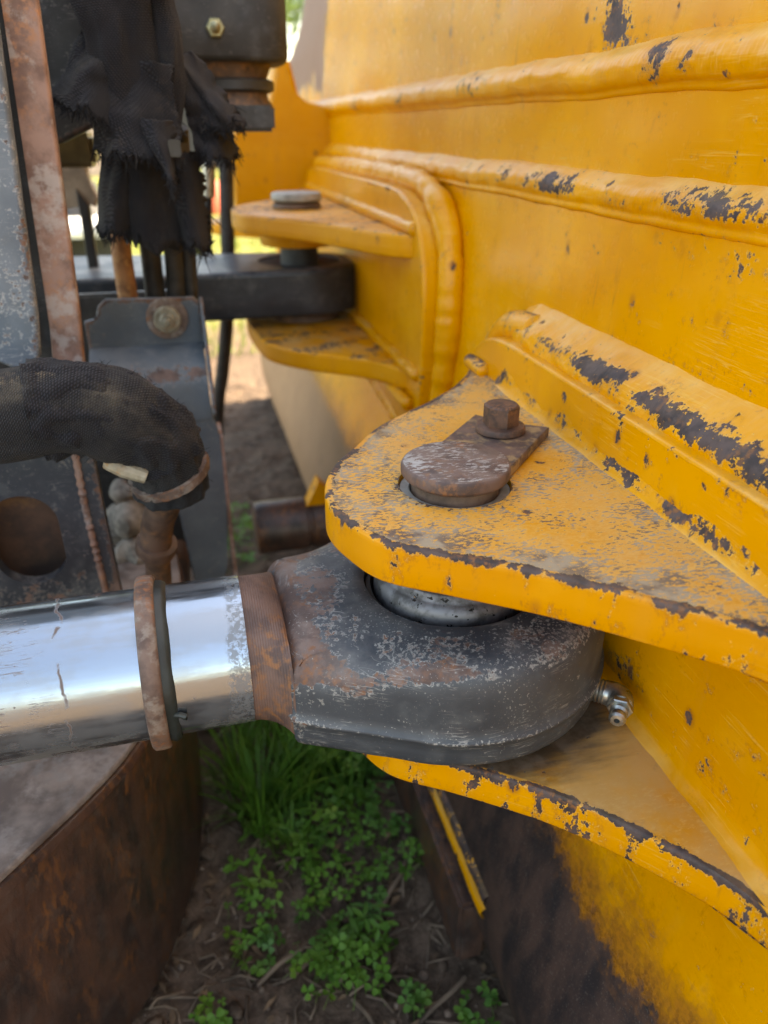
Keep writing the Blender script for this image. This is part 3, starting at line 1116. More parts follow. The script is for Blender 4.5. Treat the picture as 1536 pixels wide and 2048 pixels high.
PIN = (0.158, 0.42)
UP = [(0.274, 0.140), (0.262, 0.190), (0.245, 0.226), (0.206, 0.266), (0.168, 0.300), (0.124, 0.332), (0.092, 0.356), (0.077, 0.387), (0.071, 0.417), (0.077, 0.449), (0.091, 0.478), (0.104, 0.494), (0.137, 0.538), (0.194, 0.586), (0.234, 0.626), (0.256, 0.660), (0.274, 0.700)]
up_out = [tuple(p) for p in spline(UP, 0.006)]
g, a, fl = slab(up_out, 0.5643, 0.5913, bev=0.0018, holes=[circle((0.158, 0.421), 0.0375, 56)])
part('clevis_plate', g, Y_plate, blade, sharp=50, attrs=plate_attrs(a, fl, 0.5643, 0.5913, hole=(0.158, 0.421, 0.0375)), label='upper yellow clevis plate, paint scoured off along its rim')
LOWO = [(0.276, 0.125), (0.266, 0.165), (0.258, 0.192), (0.244, 0.219), (0.214, 0.258), (0.184, 0.289), (0.155, 0.312), (0.130, 0.330), (0.096, 0.354), (0.079, 0.387), (0.073, 0.417), (0.079, 0.449), (0.093, 0.478), (0.106, 0.494), (0.139, 0.538), (0.194, 0.586), (0.234, 0.626), (0.256, 0.660), (0.276, 0.700)]
low_out = [tuple(p) for p in spline(LOWO, 0.006)]
g, a, fl = slab(low_out, 0.4095, 0.4365, bev=0.0022)
part('clevis_plate', g, Y_lower, blade, sharp=50, attrs=plate_attrs(a, fl, 0.4095, 0.4365, sidew=0.33, edgew=0.42, spk0=-0.5, grease=(0.165, 0.425, 0.106, 0.034)), label='lower yellow clevis plate, greasy beneath the rod eye')
# sleeve in the plate's hole
part('bore_sleeve', lathe([(0.0372, 0.566), (0.0372, 0.5868), (0.0362, 0.588), (0.0305, 0.588), (0.0295, 0.587), (0.0295, 0.566)], (0.158, 0.421, 0), seg=56), DUSTY, blade)
# boss under the plate
part('spacer_boss', lathe([(0.030, 0.535), (0.046, 0.536), (0.048, 0.540), (0.048, 0.564)], (0.158, 0.421, 0), seg=48), R_fit, blade)
part('spacer_boss', lathe([(0.048, 0.4367), (0.048, 0.4425), (0.030, 0.4430)], (0.158, 0.421, 0), seg=48), R_fit, blade)


def yz_slab(outline, x_back, x_face, bev=0.003, mat=None, wear=0.14, blobs=(), name='doubler_plate', label=None):
    lo, hi = 0.0, x_back - x_face
    g, a, fl = slab(outline, lo, hi, bev=bev, frame=lambda p, q, h: (x_back - h, p, q))
    W = []
    G = []
    for e, sdf, p in zip(a['edge'], a['side'], fl):
        w = wear + 0.18 * math.exp(-e / 0.003)
        for (cy_, cz_, ry, rz, amt) in blobs:
            w += amt * math.exp(-1.6 * (((p[0] - cy_) / ry) ** 2 + ((p[1] - cz_) / rz) ** 2))
        W.append(w)
        G.append(0.62 * math.exp(-(((p[0] - 0.40) / 0.06) ** 2 + ((p[1] - 0.43) / 0.05) ** 2)))
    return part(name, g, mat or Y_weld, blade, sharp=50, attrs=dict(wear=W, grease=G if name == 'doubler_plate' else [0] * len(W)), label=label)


near_pad = spline([(0.10, 0.632), (0.30, 0.632), (0.52, 0.632), (0.625, 0.630), (0.672, 0.612), (0.692, 0.575), (0.695, 0.52), (0.690, 0.47), (0.672, 0.437), (0.62, 0.420), (0.30, 0.418), (0.10, 0.418)], 0.008)
yz_slab([tuple(p) for p in near_pad], 0.318, 0.268, blobs=[(0.268, 0.450, 0.012, 0.018, 0.50), (0.252, 0.435, 0.010, 0.010, 0.42), (0.345, 0.47, 0.02, 0.02, 0.28), (0.36, 0.452, 0.02, 0.02, 0.25)], label='upright doubler behind the near clevis')
# fillets: plate to doubler, doubler to blade
ROOT = [(0.2600, 0.5895), (0.2640, 0.5925), (0.2672, 0.5985), (0.2690, 0.6060), (0.2708, 0.6130), (0.2735, 0.6178), (0.2768, 0.6202), (0.2790, 0.6215), (0.2795, 0.6235), (0.2785, 0.6265), (0.2772, 0.6310), (0.2780, 0.6370), (0.2815, 0.6430), (0.2870, 0.6480), (0.2940, 0.6525), (0.3010, 0.6575), (0.3065, 0.6630)]


def root_wear(y, t):
    low_ = (0.30 + 0.40 * ss(0.05, 0.45, n1d(y, 26, 1.0)) + zone(y, ((0.635, 0.03, 0.38), (0.40, 0.02, 0.30), (0.30, 0.05, 0.28)))) * ss(0.0, 0.12, t) * ss(0.46, 0.30, t)
    top_ = (0.38 + 0.38 * ss(-0.40, 0.05, n1d(y, 19, 4.0))) * math.exp(-((t - 0.66 - 0.05 * n1d(y, 20, 6.0)) / 0.115) ** 2)
    return 0.10 + low_ + top_


seam(ROOT, 0.10, 0.668, 'weld_bead', 0.0026, root_wear, stepy=0.0016, fade=(0.610, 0.672, 0.3140), ripple=0.0002, seed=9.0, zwob=0.002)
P = [tuple(p) for p in spline([(0.296, 0.600, 0.640), (0.296, 0.630, 0.637), (0.296, 0.655, 0.630), (0.296, 0.678, 0.614), (0.296, 0.694, 0.588), (0.296, 0.702, 0.555), (0.295, 0.702, 0.51), (0.292, 0.695, 0.455), (0.288, 0.675, 0.425)], 0.002)]
raw_weld(P, 0.0150, wearamt=0.5, seed=21.0, lumps=0.0036, low=14.0, thr=-0.05)
raw_weld([(0.2655, y, 0.595) for y in np.arange(0.640, 0.682, 0.002)], 0.0075, wearamt=0.9, seed=23.0, lumps=0.0020, thr=-0.5)
raw_weld([(0.2690, y, 0.560) for y in np.arange(0.10, 0.68, 0.004)], 0.0080, wearamt=0.2, seed=31.0, thr=0.2)
seam([(0.2560, 0.4355), (0.2610, 0.4378), (0.2650, 0.4412), (0.2672, 0.4465), (0.2685, 0.4520)], 0.10, 0.66, 'weld_bead', 0.0010, lambda y, t: 0.12, ripple=0.0001, seed=12.0, zwob=0.001, stepy=0.003)

# far centre bracket ---------------------------------------------------------
FP = (0.183, 1.24)
FU = [(0.276, 0.868), (0.252, 0.882), (0.230, 0.912), (0.206, 0.970), (0.165, 1.055), (0.116, 1.125), (0.092, 1.165), (0.082, 1.225), (0.088, 1.285), (0.112, 1.330), (0.165, 1.41), (0.206, 1.50), (0.235, 1.60), (0.274, 1.70)]
g, a, fl = slab([tuple(p) for p in spline(FU, 0.012)], 0.663, 0.690, bev=0.003, grid=0.03, fine=False)
part('clevis_plate', g, Y_plate, blade, sharp=50, attrs=plate_attrs(a, fl, 0.663, 0.690, sidew=0.10, edgew=0.0, spk0=-1.6), label='upper plate of the centre bracket')
FL = [(0.276, 0.870), (0.258, 0.898), (0.236, 0.940), (0.205, 0.968), (0.157, 1.006), (0.125, 1.040), (0.104, 1.080), (0.095, 1.150), (0.092, 1.225), (0.098, 1.300), (0.130, 1.37), (0.190, 1.45), (0.235, 1.58), (0.274, 1.70)]
g, a, fl = slab([tuple(p) for p in spline(FL, 0.012)], 0.498, 0.525, bev=0.003, grid=0.03, fine=False)
part('clevis_plate', g, Y_lower, blade, sharp=50, attrs=plate_attrs(a, fl, 0.498, 0.525, sidew=0.10, edgew=0.0, spk0=-1.6, grease=(0.183, 1.24, 0.10, 0.05)), label='lower plate of the centre bracket')
part('spacer_boss', lathe([(0.035, 0.636), (0.058, 0.637), (0.060, 0.641), (0.060, 0.664)], (*FP, 0), seg=40), Y_lower, blade)
part('spacer_boss', lathe([(0.060, 0.524), (0.060, 0.532), (0.058, 0.536), (0.035, 0.536)], (*FP, 0), seg=40), R_fit, blade)
far_pad = spline([(0.842, 0.675), (0.868, 0.707), (0.915, 0.727), (0.99, 0.735), (1.25, 0.735), (1.55, 0.733), (1.62, 0.715), (1.64, 0.65), (1.63, 0.52), (1.50, 0.488), (1.15, 0.470), (0.98, 0.452), (0.900, 0.446), (0.852, 0.468), (0.834, 0.530), (0.830, 0.62)], 0.012, closed=True)
yz_slab([tuple(p) for p in far_pad], 0.318, 0.262, wear=0.10, label='doubler of the centre bracket')
wp = spline([(0.284, 1.62, 0.735), (0.284, 1.25, 0.742), (0.284, 0.985, 0.742), (0.284, 0.908, 0.735), (0.285, 0.858, 0.712), (0.285, 0.830, 0.676), (0.284, 0.820, 0.62), (0.281, 0.824, 0.53), (0.276, 0.842, 0.460), (0.272, 0.895, 0.434), (0.270, 0.98, 0.440), (0.270, 1.15, 0.459)], 0.004)
raw_weld([(q[0] + 0.008, q[1], q[2]) for q in wp], 0.0150, wearamt=0.25, seed=41.0, lumps=0.0040, thr=0.1)
raw_weld([(0.265, y, 0.696) for y in np.arange(0.870, 1.63, 0.005)], 0.0085, wearamt=0.30, seed=43.0, thr=0.0)
raw_weld([(0.262, y, 0.531) for y in np.arange(0.845, 1.63, 0.005)], 0.0085, wearamt=0.2, seed=45.0, thr=0.1)
raw_weld([(0.255, y, 0.4905) for y in np.arange(0.86, 1.63, 0.005)], 0.0085, wearamt=0.1, seed=46.0, thr=0.1)

# far angle bracket, the near one mirrored about the centre pivot
MU = [(x, 2.48 - y) for x, y in UP]
g, a, fl = slab([tuple(p) for p in spline(MU, 0.012)], 0.5643, 0.5913, bev=0.003, grid=0.03, fine=False)
part('clevis_plate', g, Y_plate, blade, sharp=50, attrs=plate_attrs(a, fl, 0.5643, 0.5913, sidew=0.1, edgew=0.0, spk0=-1.2), label='far clevis plate beyond the arm')
ML = [(x, 2.48 - y) for x, y in LOWO]
g, a, fl = slab([tuple(p) for p in spline(ML, 0.012)], 0.4095, 0.4365, bev=0.003, grid=0.03, fine=False)
part('clevis_plate', g, Y_lower, blade, sharp=50, attrs=plate_attrs(a, fl, 0.4095, 0.4365, sidew=0.1, edgew=0.0, spk0=-1.2))
yz_slab([(2.48 - p[0], p[1]) for p in near_pad if p[0] > 0.2], 0.318, 0.268, wear=0.1)

# centre housing that carries the tilt linkage
hs = [(0.118, 0.652), (0.330, 0.652), (0.330, 0.835), (0.262, 0.850), (0.246, 0.915), (0.218, 0.918), (0.204, 0.86), (0.195, 0.82), (0.130, 0.80), (0.122, 0.77)]
g, a, fl = slab(hs, 0.0, 0.10, bev=0.008, step=0.015, frame=lambda p, q, h: (p, 1.76 - h, q))
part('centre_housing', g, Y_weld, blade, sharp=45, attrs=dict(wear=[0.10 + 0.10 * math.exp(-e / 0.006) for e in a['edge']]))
# wear strip and cutting edge along the foot
seam([(0.2130, 0.1120), (0.2085, 0.1150), (0.2070, 0.1200), (0.2080, 0.1245), (0.2120, 0.1270)], 0.425, 0.98, 'wear_strip', 0.0012, lambda y, t: 0.16 + 0.5 * ss(0.0, 0.5, n1d(y, 14, 31.0)) * ss(0.3, 0.9, t), seed=15.0, stepy=0.003)
seam([(0.2150, 0.1320), (0.2100, 0.1350), (0.2092, 0.1400), (0.2110, 0.1440), (0.2160, 0.1470)], 0.425, 0.98, 'wear_strip', 0.0014, lambda y, t: 0.42 + 0.34 * ss(-0.3, 0.3, n1d(y, 12, 33.0)), seed=17.0, stepy=0.003)
part('cutting_edge', box(0.199, 0.230, 0.455, 1.02, 0.0, 0.092, 0.004), R_beam, blade)
part('ball_socket', join(lathe([(0.030, 0.065), (0.042, 0.068), (0.044, 0.075), (0.044, 0.150), (0.040, 0.152), (0.040, 0.158), (0.044, 0.160), (0.044, 0.235)], (0, 1.10, 0.212), axis=(1, 0, 0), seg=28)), R_beam, blade)
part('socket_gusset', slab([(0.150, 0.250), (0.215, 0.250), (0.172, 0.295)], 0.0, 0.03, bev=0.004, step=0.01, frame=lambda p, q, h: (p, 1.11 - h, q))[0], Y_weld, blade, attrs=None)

# ------------------------------------------------------------------ pins
pin = thing('pivot_pin', 'rust brown pivot pin with bolted flag, standing in the nearest clevis plate', 'pivot pin', (0.158, 0.42, 0.5913), group='blade pivot pins')
dirn = np.array((0.072, 0.078)) / np.hypot(0.072, 0.078)
nrm = np.array((-dirn[1], dirn[0]))
part('pin_head', lathe([(0.0, 0.5965), (0.0318, 0.5965), (0.0352, 0.5990), (0.0357, 0.6005), (0.0357, 0.6050), (0.0352, 0.6064), (0.0340, 0.6074), (0.0200, 0.6078), (0.0, 0.6078)], (*PIN, 0), seg=72, caps=False, rfun=lambda i, a: 0.0003 * sin(5 * a) + 0.0002 * sin(11 * a + 1)), R_pin, pin, sharp=50)
part('pin_shaft', lathe([(0.0285, 0.372), (0.0290, 0.374), (0.0290, 0.5972)], (*PIN, 0), seg=48), R_fit, pin)
fo = []
hw = 0.0298
for s_, t_ in [(0.0, -hw), (0.05, -hw), (0.1085, -hw)]:
    fo.append(np.array(PIN) + dirn * s_ + nrm * t_)
for k in range(1, 8):                              # hollowed end
    t_ = -hw + 2 * hw * k / 8
    fo.append(np.array(PIN) + dirn * (0.1085 - 0.0045 * sin(pi * k / 8) ** 0.7) + nrm * t_)
for s_, t_ in [(0.1085, hw), (0.05, hw), (0.0, hw)]:
    fo.append(np.array(PIN) + dirn * s_ + nrm * t_)
g, a, fl = slab([tuple(p) for p in fo], 0.5920, 0.6000, bev=0.0012, step=0.006, grid=0.008, fine=False)
part('retainer_flag', g, R_flag, pin, sharp=45)
bc = np.array(PIN) + dirn * 0.083
part('washer', lathe([(0.011, 0.6000), (0.0170, 0.6001), (0.0184, 0.6011), (0.0184, 0.6040), (0.0176, 0.6052), (0.0140, 0.6056), (0.011, 0.6056)], (*bc, 0), seg=40), R_bolt, pin)
hx = [tuple(p) for p in hexpoly(bc, 0.0132, radians(28))]
g, a, fl = slab(hx, 0.6054, 0.6205, bev=0.0006, step=0.02, fine=False)
part('bolt_head', g, R_bolt, pin, sharp=30)
part('bolt_cap', lathe([(0.0125, 0.6200), (0.0112, 0.6212), (0.0, 0.6214)], (*bc, 0), seg=32, caps=False), R_bolt, pin)

fpin = thing('pivot_pin', 'grey topped pivot pin in the centre bracket, out of focus', 'pivot pin', (*FP, 0.690), group='blade pivot pins')
part('pin_head', lathe([(0.0, 0.700), (0.036, 0.700), (0.039, 0.702), (0.039, 0.709), (0.037, 0.712), (0.0, 0.712)], (*FP, 0), seg=40, caps=False), DUSTY, fpin)
part('pin_shaft', lathe([(0.030, 0.50), (0.030, 0.701)], (*FP, 0), seg=32), S_dark, fpin)  # blackened shaft: the shade of the gap below the boss is painted in
part('pin_collar', lathe([(0.036, 0.6902), (0.038, 0.692), (0.036, 0.697), (0.031, 0.699)], (*FP, 0), seg=32), R_fit, fpin)

# ------------------------------------------------------------------ hydraulic cylinder
cyl = thing('hydraulic_cylinder', 'chrome hydraulic cylinder rod with dark cast rod eye, pinned to the near clevis', 'hydraulic cylinder', (0.0, 0.42, 0.4855))
ZA = 0.4855
P = polyline([(-0.95, 0.42, ZA), (0.012, 0.42, ZA)], 0.02)
g, uv = tube(P, 0.0495, seg=96)
part('rod', g, CHROME, cyl, sharp=50)


def loft_neck():
    seg = 72
    V, F = [], []
    N = 22
    for i in range(N + 1):
        t = i / N
        x = -0.001 + 0.0380 * t
        k = t ** 3.6            # 0 round, 1 block
        for j in range(seg):
            a = 2 * pi * j / seg
            ca, sa = cos(a), sin(a)
            r0 = 0.0485
            cy_, cz_ = r0 * ca, r0 * sa
            # superellipse block section
            e = 0.30
            et = e
            by = (0.0600 if ca < 0 else 0.0740) * math.copysign(abs(ca) ** e, ca)
            bz = 0.0385 * math.copysign(abs(sa) ** et, sa)
            V.append((x, 0.42 + cy_ + (by - cy_) * k, ZA + (cz_ + (bz - cz_) * k) - 0.003 * k - (0.015 * min(1.0, abs(by) / 0.0600) ** 2.6 * k if sa > 0 else 0)))
    for i in range(N):
        for j in range(seg):
            q = (j + 1) % seg
            F.append([i * seg + j, i * seg + q, (i + 1) * seg + q, (i + 1) * seg + j])
    F.append(list(range(seg))[::-1])
    F.append([N * seg + j for j in range(seg)])
    return V, F


part('neck', loft_neck(), R_neck, cyl, sharp=60)
# rod eye: rounded casting with a drawn parting line
R = 0.1085
eo = []
for k in range(0, 49):
    a_ = radians(-118 + 225 * k / 48)
    eo.append((PIN[0] + R * cos(a_), PIN[1] + R * sin(a_)))
eo += [(0.0395, PIN[1] + 0.0765), (0.0350, PIN[1] + 0.0730), (0.0350, PIN[1] - 0.0580), (0.0385, PIN[1] - 0.0610)]
eye_poly = ccw([np.array(p) for p in polyline(eo + [eo[0]], 0.005)[:-1]])
prof = [(0.010, 0.4440), (0.005, 0.4448), (0.002, 0.4470), (0.0004, 0.4510), (0.0, 0.458), (-0.0004, 0.4655), (-0.0026, 0.4672), (-0.0029, 0.4684), (-0.0024, 0.4695), (-0.0003, 0.4712), (0.0, 0.479), (0.0, 0.488), (0.0, 0.496), (0.0002, 0.503), (0.0012, 0.5090), (0.0032, 0.5138), (0.0062, 0.5175), (0.0100, 0.5200), (0.0145, 0.5211), (0.0185, 0.5213), (0.024, 0.5213), (0.034, 0.5213)]


def crown(x, y, z):
    """towards the neck the top of the casting rounds over"""
    return ss(0.135, 0.045, x) * 0.015 * min(1.0, abs(y - PIN[1]) / (0.062 if y < PIN[1] else 0.0785)) ** 2.8 * ss(0.470, 0.5213, z) ** 0.8


def eye_geo():
    n = len(eye_poly)
    V, F, W, C = [], [], [], []
    for d, z in prof:
        Rr = inset(eye_poly, d) if d else eye_poly
        for j, p in enumerate(Rr):
            V.append((p[0], p[1], z - crown(p[0], p[1], z) + 0.0006 * fbm((p[0], p[1], z), 40, 2)))
            rr = math.hypot(p[0] - PIN[0], p[1] - PIN[1])
            w = 0.03 + (0.45 * math.exp(-((rr - 0.117) / 0.0060) ** 2) * ss(0.492, 0.508, z) * ss(0.12, 0.09, p[0]) if rr > 0.1095 else 0)
            w += 0.20 * math.exp(-((z - 0.4684) / 0.0012) ** 2)
            w += 1.25 * math.exp(-((z - 0.5172) / 0.0062) ** 2) * (0.30 + 0.70 * ss(0.225, 0.10, p[0])) * (0.55 + 0.60 * fbm((p[0], p[1], 2), 18, 2))
            w += 0.30 * math.exp(-((p[0] - 0.036) / 0.009) ** 2)
            w += 0.16 * math.exp(-((z - 0.447) / 0.003) ** 2)
            W.append(w)
            C.append(max(0.0, 0.62 * math.exp(-((z - 0.5172) / 0.0050) ** 2) * ss(0.05, 0.19, p[0]) + 0.42 * math.exp(-((z - 0.4684) / 0.0015) ** 2) + 0.34 * fbm((p[0], p[1], z), 22, 3) + 0.35 * math.exp(-((z - 0.447) / 0.003) ** 2)))
    m = len(prof)
    for i in range(m - 1):
        for j in range(n):
            k = (j + 1) % n
            F.append([i * n + j, i * n + k, (i + 1) * n + k, (i + 1) * n + j])
    # top and bottom caps with the bore left open
    for ring, up in ((m - 1, True), (0, False)):
        pts = [V[ring * n + j][:2] for j in range(n)]
        h = circle(PIN, 0.0615 if up else 0.040, 56)
        b = len(pts)
        edges = [(j, (j + 1) % n) for j in range(n)] + [(b + j, b + (j + 1) % 56) for j in range(56)]
        allp = list(pts) + list(h)
        if up:
            for rr in (0.065, 0.072):
                allp += circle(PIN, rr, 56)
            gpts = [(x, y) for x in np.arange(0.05, 0.26, 0.010) for y in np.arange(0.32, 0.53, 0.010)]
            dd = dist_poly(gpts, pts)
            allp += [q for q, e in zip(gpts, dd) if e > 0.006 and inside(q, pts) and math.hypot(q[0] - PIN[0], q[1] - PIN[1]) > 0.079]
        vc, ec, fc, ov, oe, of = delaunay_2d_cdt([Vector(p) for p in allp], edges, [], 0, 1e-7)
        idx = {}
        for i, o_ in enumerate(ov):
            if o_ and o_[0] < n:
                idx[i] = ring * n + o_[0]
            else:
                idx[i] = len(V)
                rr = math.hypot(vc[i].x - PIN[0], vc[i].y - PIN[1])
                V.append((vc[i].x, vc[i].y, prof[ring][1] - (0.0015 if up and rr < 0.0635 else 0) - (crown(vc[i].x, vc[i].y, prof[ring][1]) if up else 0)))
                de_ = float(dist_poly([(vc[i].x, vc[i].y)], pts)[0]) if up else 0.1
                W.append(0.04 + (0.58 * math.exp(-((rr - 0.112) / 0.0055) ** 2) * ss(0.12, 0.09, vc[i].x) if up else 0) + (0.22 * math.exp(-((vc[i].x - 0.05) / 0.02) ** 2) + 0.60 * math.exp(-de_ / 0.008) * ss(0.23, 0.08, vc[i].x) if up else 0))
                C.append(max(0.0, 0.30 * fbm((vc[i].x, vc[i].y, 3), 24, 3) + 0.45 * math.exp(-de_ / 0.007)))
        for f in fc:
            c = sum((vc[i] for i in f), Vector((0, 0))) / len(f)
            if not inside(c, pts) or inside(c, h):
                continue
            F.append([idx[i] for i in f])
        if up:
            b = len(V)
            for z in (0.5195, 0.470):
                for q in circle(PIN, 0.0615, 56):
                    V.append((*q, z))
                    W.append(0.3)
                    C.append(0.0)
            for j in range(56):
                k = (j + 1) % 56
                F.append([b + j, b + k, b + 56 + k, b + 56 + j])
    return (V, F), W, C


g, W, C = eye_geo()
part('rod_eye', g, S_eye, cyl, sharp=55, attrs=dict(wear=W, cream=C))
part('bearing_ring', lathe([(0.0535, 0.470), (0.0545, 0.514), (0.0542, 0.520), (0.0530, 0.524), (0.0500, 0.5275), (0.0485, 0.5285), (0.0482, 0.5330), (0.0465, 0.5345), (0.0300, 0.5345)], (*PIN, 0), seg=72, caps=False), BEARING, cyl, sharp=60)
part('bore_seal', lathe([(0.0612, 0.500), (0.0612, 0.5130), (0.0600, 0.5150), (0.0570, 0.5150), (0.0555, 0.512)], (*PIN, 0), seg=64, caps=False), RUBBER, cyl)
# wiper ring, tilted a little, with its torn seal
wc = (-0.0480, 0.42, ZA)
part('wiper_ring', lathe([(0.0496, -0.0060), (0.0555, -0.0060), (0.0572, -0.0046), (0.0574, 0.0), (0.0570, 0.0040), (0.0556, 0.0056), (0.0496, 0.0056)], wc, axis=(1, 0.03, -0.015), seg=96, caps=False, rfun=lambda i, a: 0.0004 * sin(3 * a + 0.4)), R_wipe, cyl, sharp=50)


def seal_r(i, a):
    return 0.0006 * sin(9 * a) + (0.0016 if (i >= 2 and 3.5 < a < 4.0) else 0)


part('wiper_seal', lathe([(0.0496, 0.0050), (0.0528, 0.0052), (0.0524, 0.0095), (0.0512, 0.0118), (0.0497, 0.0128)], wc, axis=(1, 0.03, -0.015), seg=96, caps=False, rfun=seal_r), SEAL, cyl)
# torn scrap of seal standing off the rod, on the camera side
part('seal_scrap', tube([(-0.037, 0.3705, 0.4800), (-0.033, 0.3685, 0.4810), (-0.0305, 0.3680, 0.4795), (-0.0300, 0.3690, 0.4765)], [0.0016, 0.0018, 0.0020, 0.0012], seg=8)[0], SEAL, cyl)

# grease fitting, 90 degree elbow screwed into the eye
a_ = radians(-42)
gd = Vector((cos(a_), sin(a_), 0.0))
g0 = Vector((PIN[0] + 0.1085 * cos(a_), PIN[1] + 0.1085 * sin(a_), 0.4600))
fit = thing('grease_fitting', 'small silver elbow grease fitting screwed into the side of the rod eye', 'grease fitting', tuple(g0))
part('base_thread', lathe([(0.0085, -0.004), (0.0085, 0.0), (0.0076, 0.0010), (0.0085, 0.0022), (0.0076, 0.0034), (0.0085, 0.0046), (0.0076, 0.0058), (0.0085, 0.0070), (0.0080, 0.0082)], g0, axis=gd, seg=28), ZINC, fit)
b0 = g0 + gd * 0.0080
nd = (Vector((-0.62, -0.78, 0.05))).normalized()
eb = spline([tuple(b0 - gd * 0.002), tuple(b0 + gd * 0.004), tuple(b0 + gd * 0.0085 + nd * 0.0018), tuple(b0 + gd * 0.0105 + nd * 0.0060), tuple(b0 + gd * 0.0108 + nd * 0.0095)], 0.001)
part('elbow', tube(eb, [0.0080 + 0.0010 * sin(pi * i / (len(eb) - 1)) for i in range(len(eb))], seg=20)[0], ZINC, fit)
e0 = b0 + gd * 0.0108 + nd * 0.0088
part('hex_body', lathe([(0.0078, 0.0), (0.0085, 0.0005), (0.0085, 0.0050), (0.0076, 0.0056)], e0, axis=nd, seg=6), ZINC, fit, smooth=False)
part('nipple', lathe([(0.0058, 0.0048), (0.0058, 0.0082), (0.0042, 0.0096), (0.0042, 0.0112), (0.0056, 0.0128), (0.0054, 0.0154), (0.0040, 0.0170), (0.0018, 0.0172), (0.0015, 0.0140), (0.0, 0.0138)], e0, axis=nd, seg=24, caps=False), ZINC, fit)
part('check_ball', lathe([(0.0, 0.0150), (0.0016, 0.0148)], e0, axis=nd, seg=12, caps=False), BLACK, fit)
# ------------------------------------------------------------------ machine on the left
def wear_field(g, base, fn):
    return dict(wear=[base + fn(p) for p in g[0]])


def xz_slab(outline, y_face, thick, mat, parent, name, bev=0.002, wear=0.15, edgew=0.25, holes=(), step=0.01, grid=0.02, fine=True, blob=None, label=None, lean=0.0):
    g, a, fl = slab(outline, 0.0, thick, bev=bev, holes=holes, step=step, grid=grid, fine=fine, frame=lambda p, q, h: (p, y_face + thick - h, q))
    W = [wear + edgew * math.exp(-e / 0.004) + (blob(p) if blob else 0) for e, p in zip(a['edge'], fl)]
    return part(name, g, mat, parent, sharp=45, attrs=dict(wear=W), label=label)


frame = thing('machine_frame', 'scraped blue grey steel upright with a rust pink strip at the left edge', 'machine frame', (-0.2, 0.72, 0.33))
xz_slab([(-0.50, 1.02), (-0.1075, 1.02), (-0.1095, 0.885), (-0.1255, 0.655), (-0.1300, 0.622), (-0.142, 0.606), (-0.158, 0.614), (-0.180, 0.628), (-0.50, 0.636)], 0.700, 0.014, S_frame, frame, 'upright_plate', bev=0.004, wear=0.16, edgew=0.12,
        blob=lambda p: 0.16 * math.exp(-((p[1] - 0.68) / 0.07) ** 2))
xz_slab([(-0.104, 1.02), (-0.0805, 1.02), (-0.0835, 0.88), (-0.0945, 0.655), (-0.0985, 0.605), (-0.115, 0.597), (-0.126, 0.605), (-0.1205, 0.655), (-0.1085, 0.88)], 0.726, 0.016, R_strip, frame, 'flange_strip', bev=0.003)
part('web_plate', slab([(-0.125, 1.02), (-0.098, 1.02), (-0.114, 0.62), (-0.140, 0.62)], 0.0, 0.010, bev=0.001, step=0.05, fine=False, frame=lambda p, q, h: (p, 0.745 - h, q))[0], S_dark, frame)
xz_slab([(-0.40, 1.02), (-0.030, 1.02), (-0.040, 0.83), (-0.062, 0.803), (-0.098, 0.787), (-0.40, 0.780)], 0.850, 0.03, S_dark, frame, 'rear_plate', bev=0.004, wear=0.2)
slot = [(-0.172 + 0.031 * cos(t) * 1.0, 0.452 + 0.030 * sin(t) + (0.017 if sin(t) > 0 else -0.017)) for t in [2 * pi * k / 40 + 0.01 for k in range(40)]]
xz_slab([(-0.45, 0.575), (-0.098, 0.555), (-0.100, 0.44), (-0.0955, 0.335), (-0.45, 0.335)], 0.680, 0.014, S_arm, frame, 'side_plate', bev=0.003, wear=0.2, holes=[slot], blob=lambda p: 0.34 * ss(0.42, 0.36, p[1]))
g, uv = tube(spline([(-0.1140, 0.679, 0.552), (-0.1150, 0.679, 0.48), (-0.1130, 0.679, 0.42), (-0.1105, 0.679, 0.336)], 0.004), 0.0032, seg=10, rfun=lambda s, a, i: 0.0009 * sin(s * 700))
part('weld_bead', g, R_strip, frame)
part('inner_plate', box(-0.45, -0.11, 0.718, 0.730, 0.335, 0.56, 0.002), R_in, frame)

push = thing('push_frame', 'rust brown curved push frame beam with dusty flat top, below the chrome rod', 'push frame', (-0.2, 0.6, 0.02))
bo = spline([(-0.42, 0.13), (-0.30, 0.262), (-0.235, 0.336), (-0.174, 0.404), (-0.145, 0.437), (-0.112, 0.476), (-0.084, 0.519), (-0.061, 0.585), (-0.045, 0.665), (-0.040, 0.76), (-0.048, 0.86), (-0.075, 0.94)], 0.012) + [np.array((-0.62, 0.94)), np.array((-0.62, 0.13))]
g, a, fl = slab([tuple(p) for p in bo], 0.012, 0.322, bev=0.008, step=0.012, grid=0.03, fine=False)
V = [(p[0] - 0.015 * (1 - (p[2] - 0.012) / 0.31) + 0.004 * fbm(p, 9, 3) * (0 if p[2] > 0.31 else 1), p[1], p[2]) for p in g[0]]
part('side_wall', (V, g[1]), R_beam, push, sharp=45)
to = [(p[0] - 0.004, p[1]) for p in bo]
g, a, fl = slab([tuple(p) for p in to], 0.3225, 0.3300, bev=0.002, step=0.012, grid=0.03, fine=False)
part('top_plate', g, R_top, push, sharp=45)

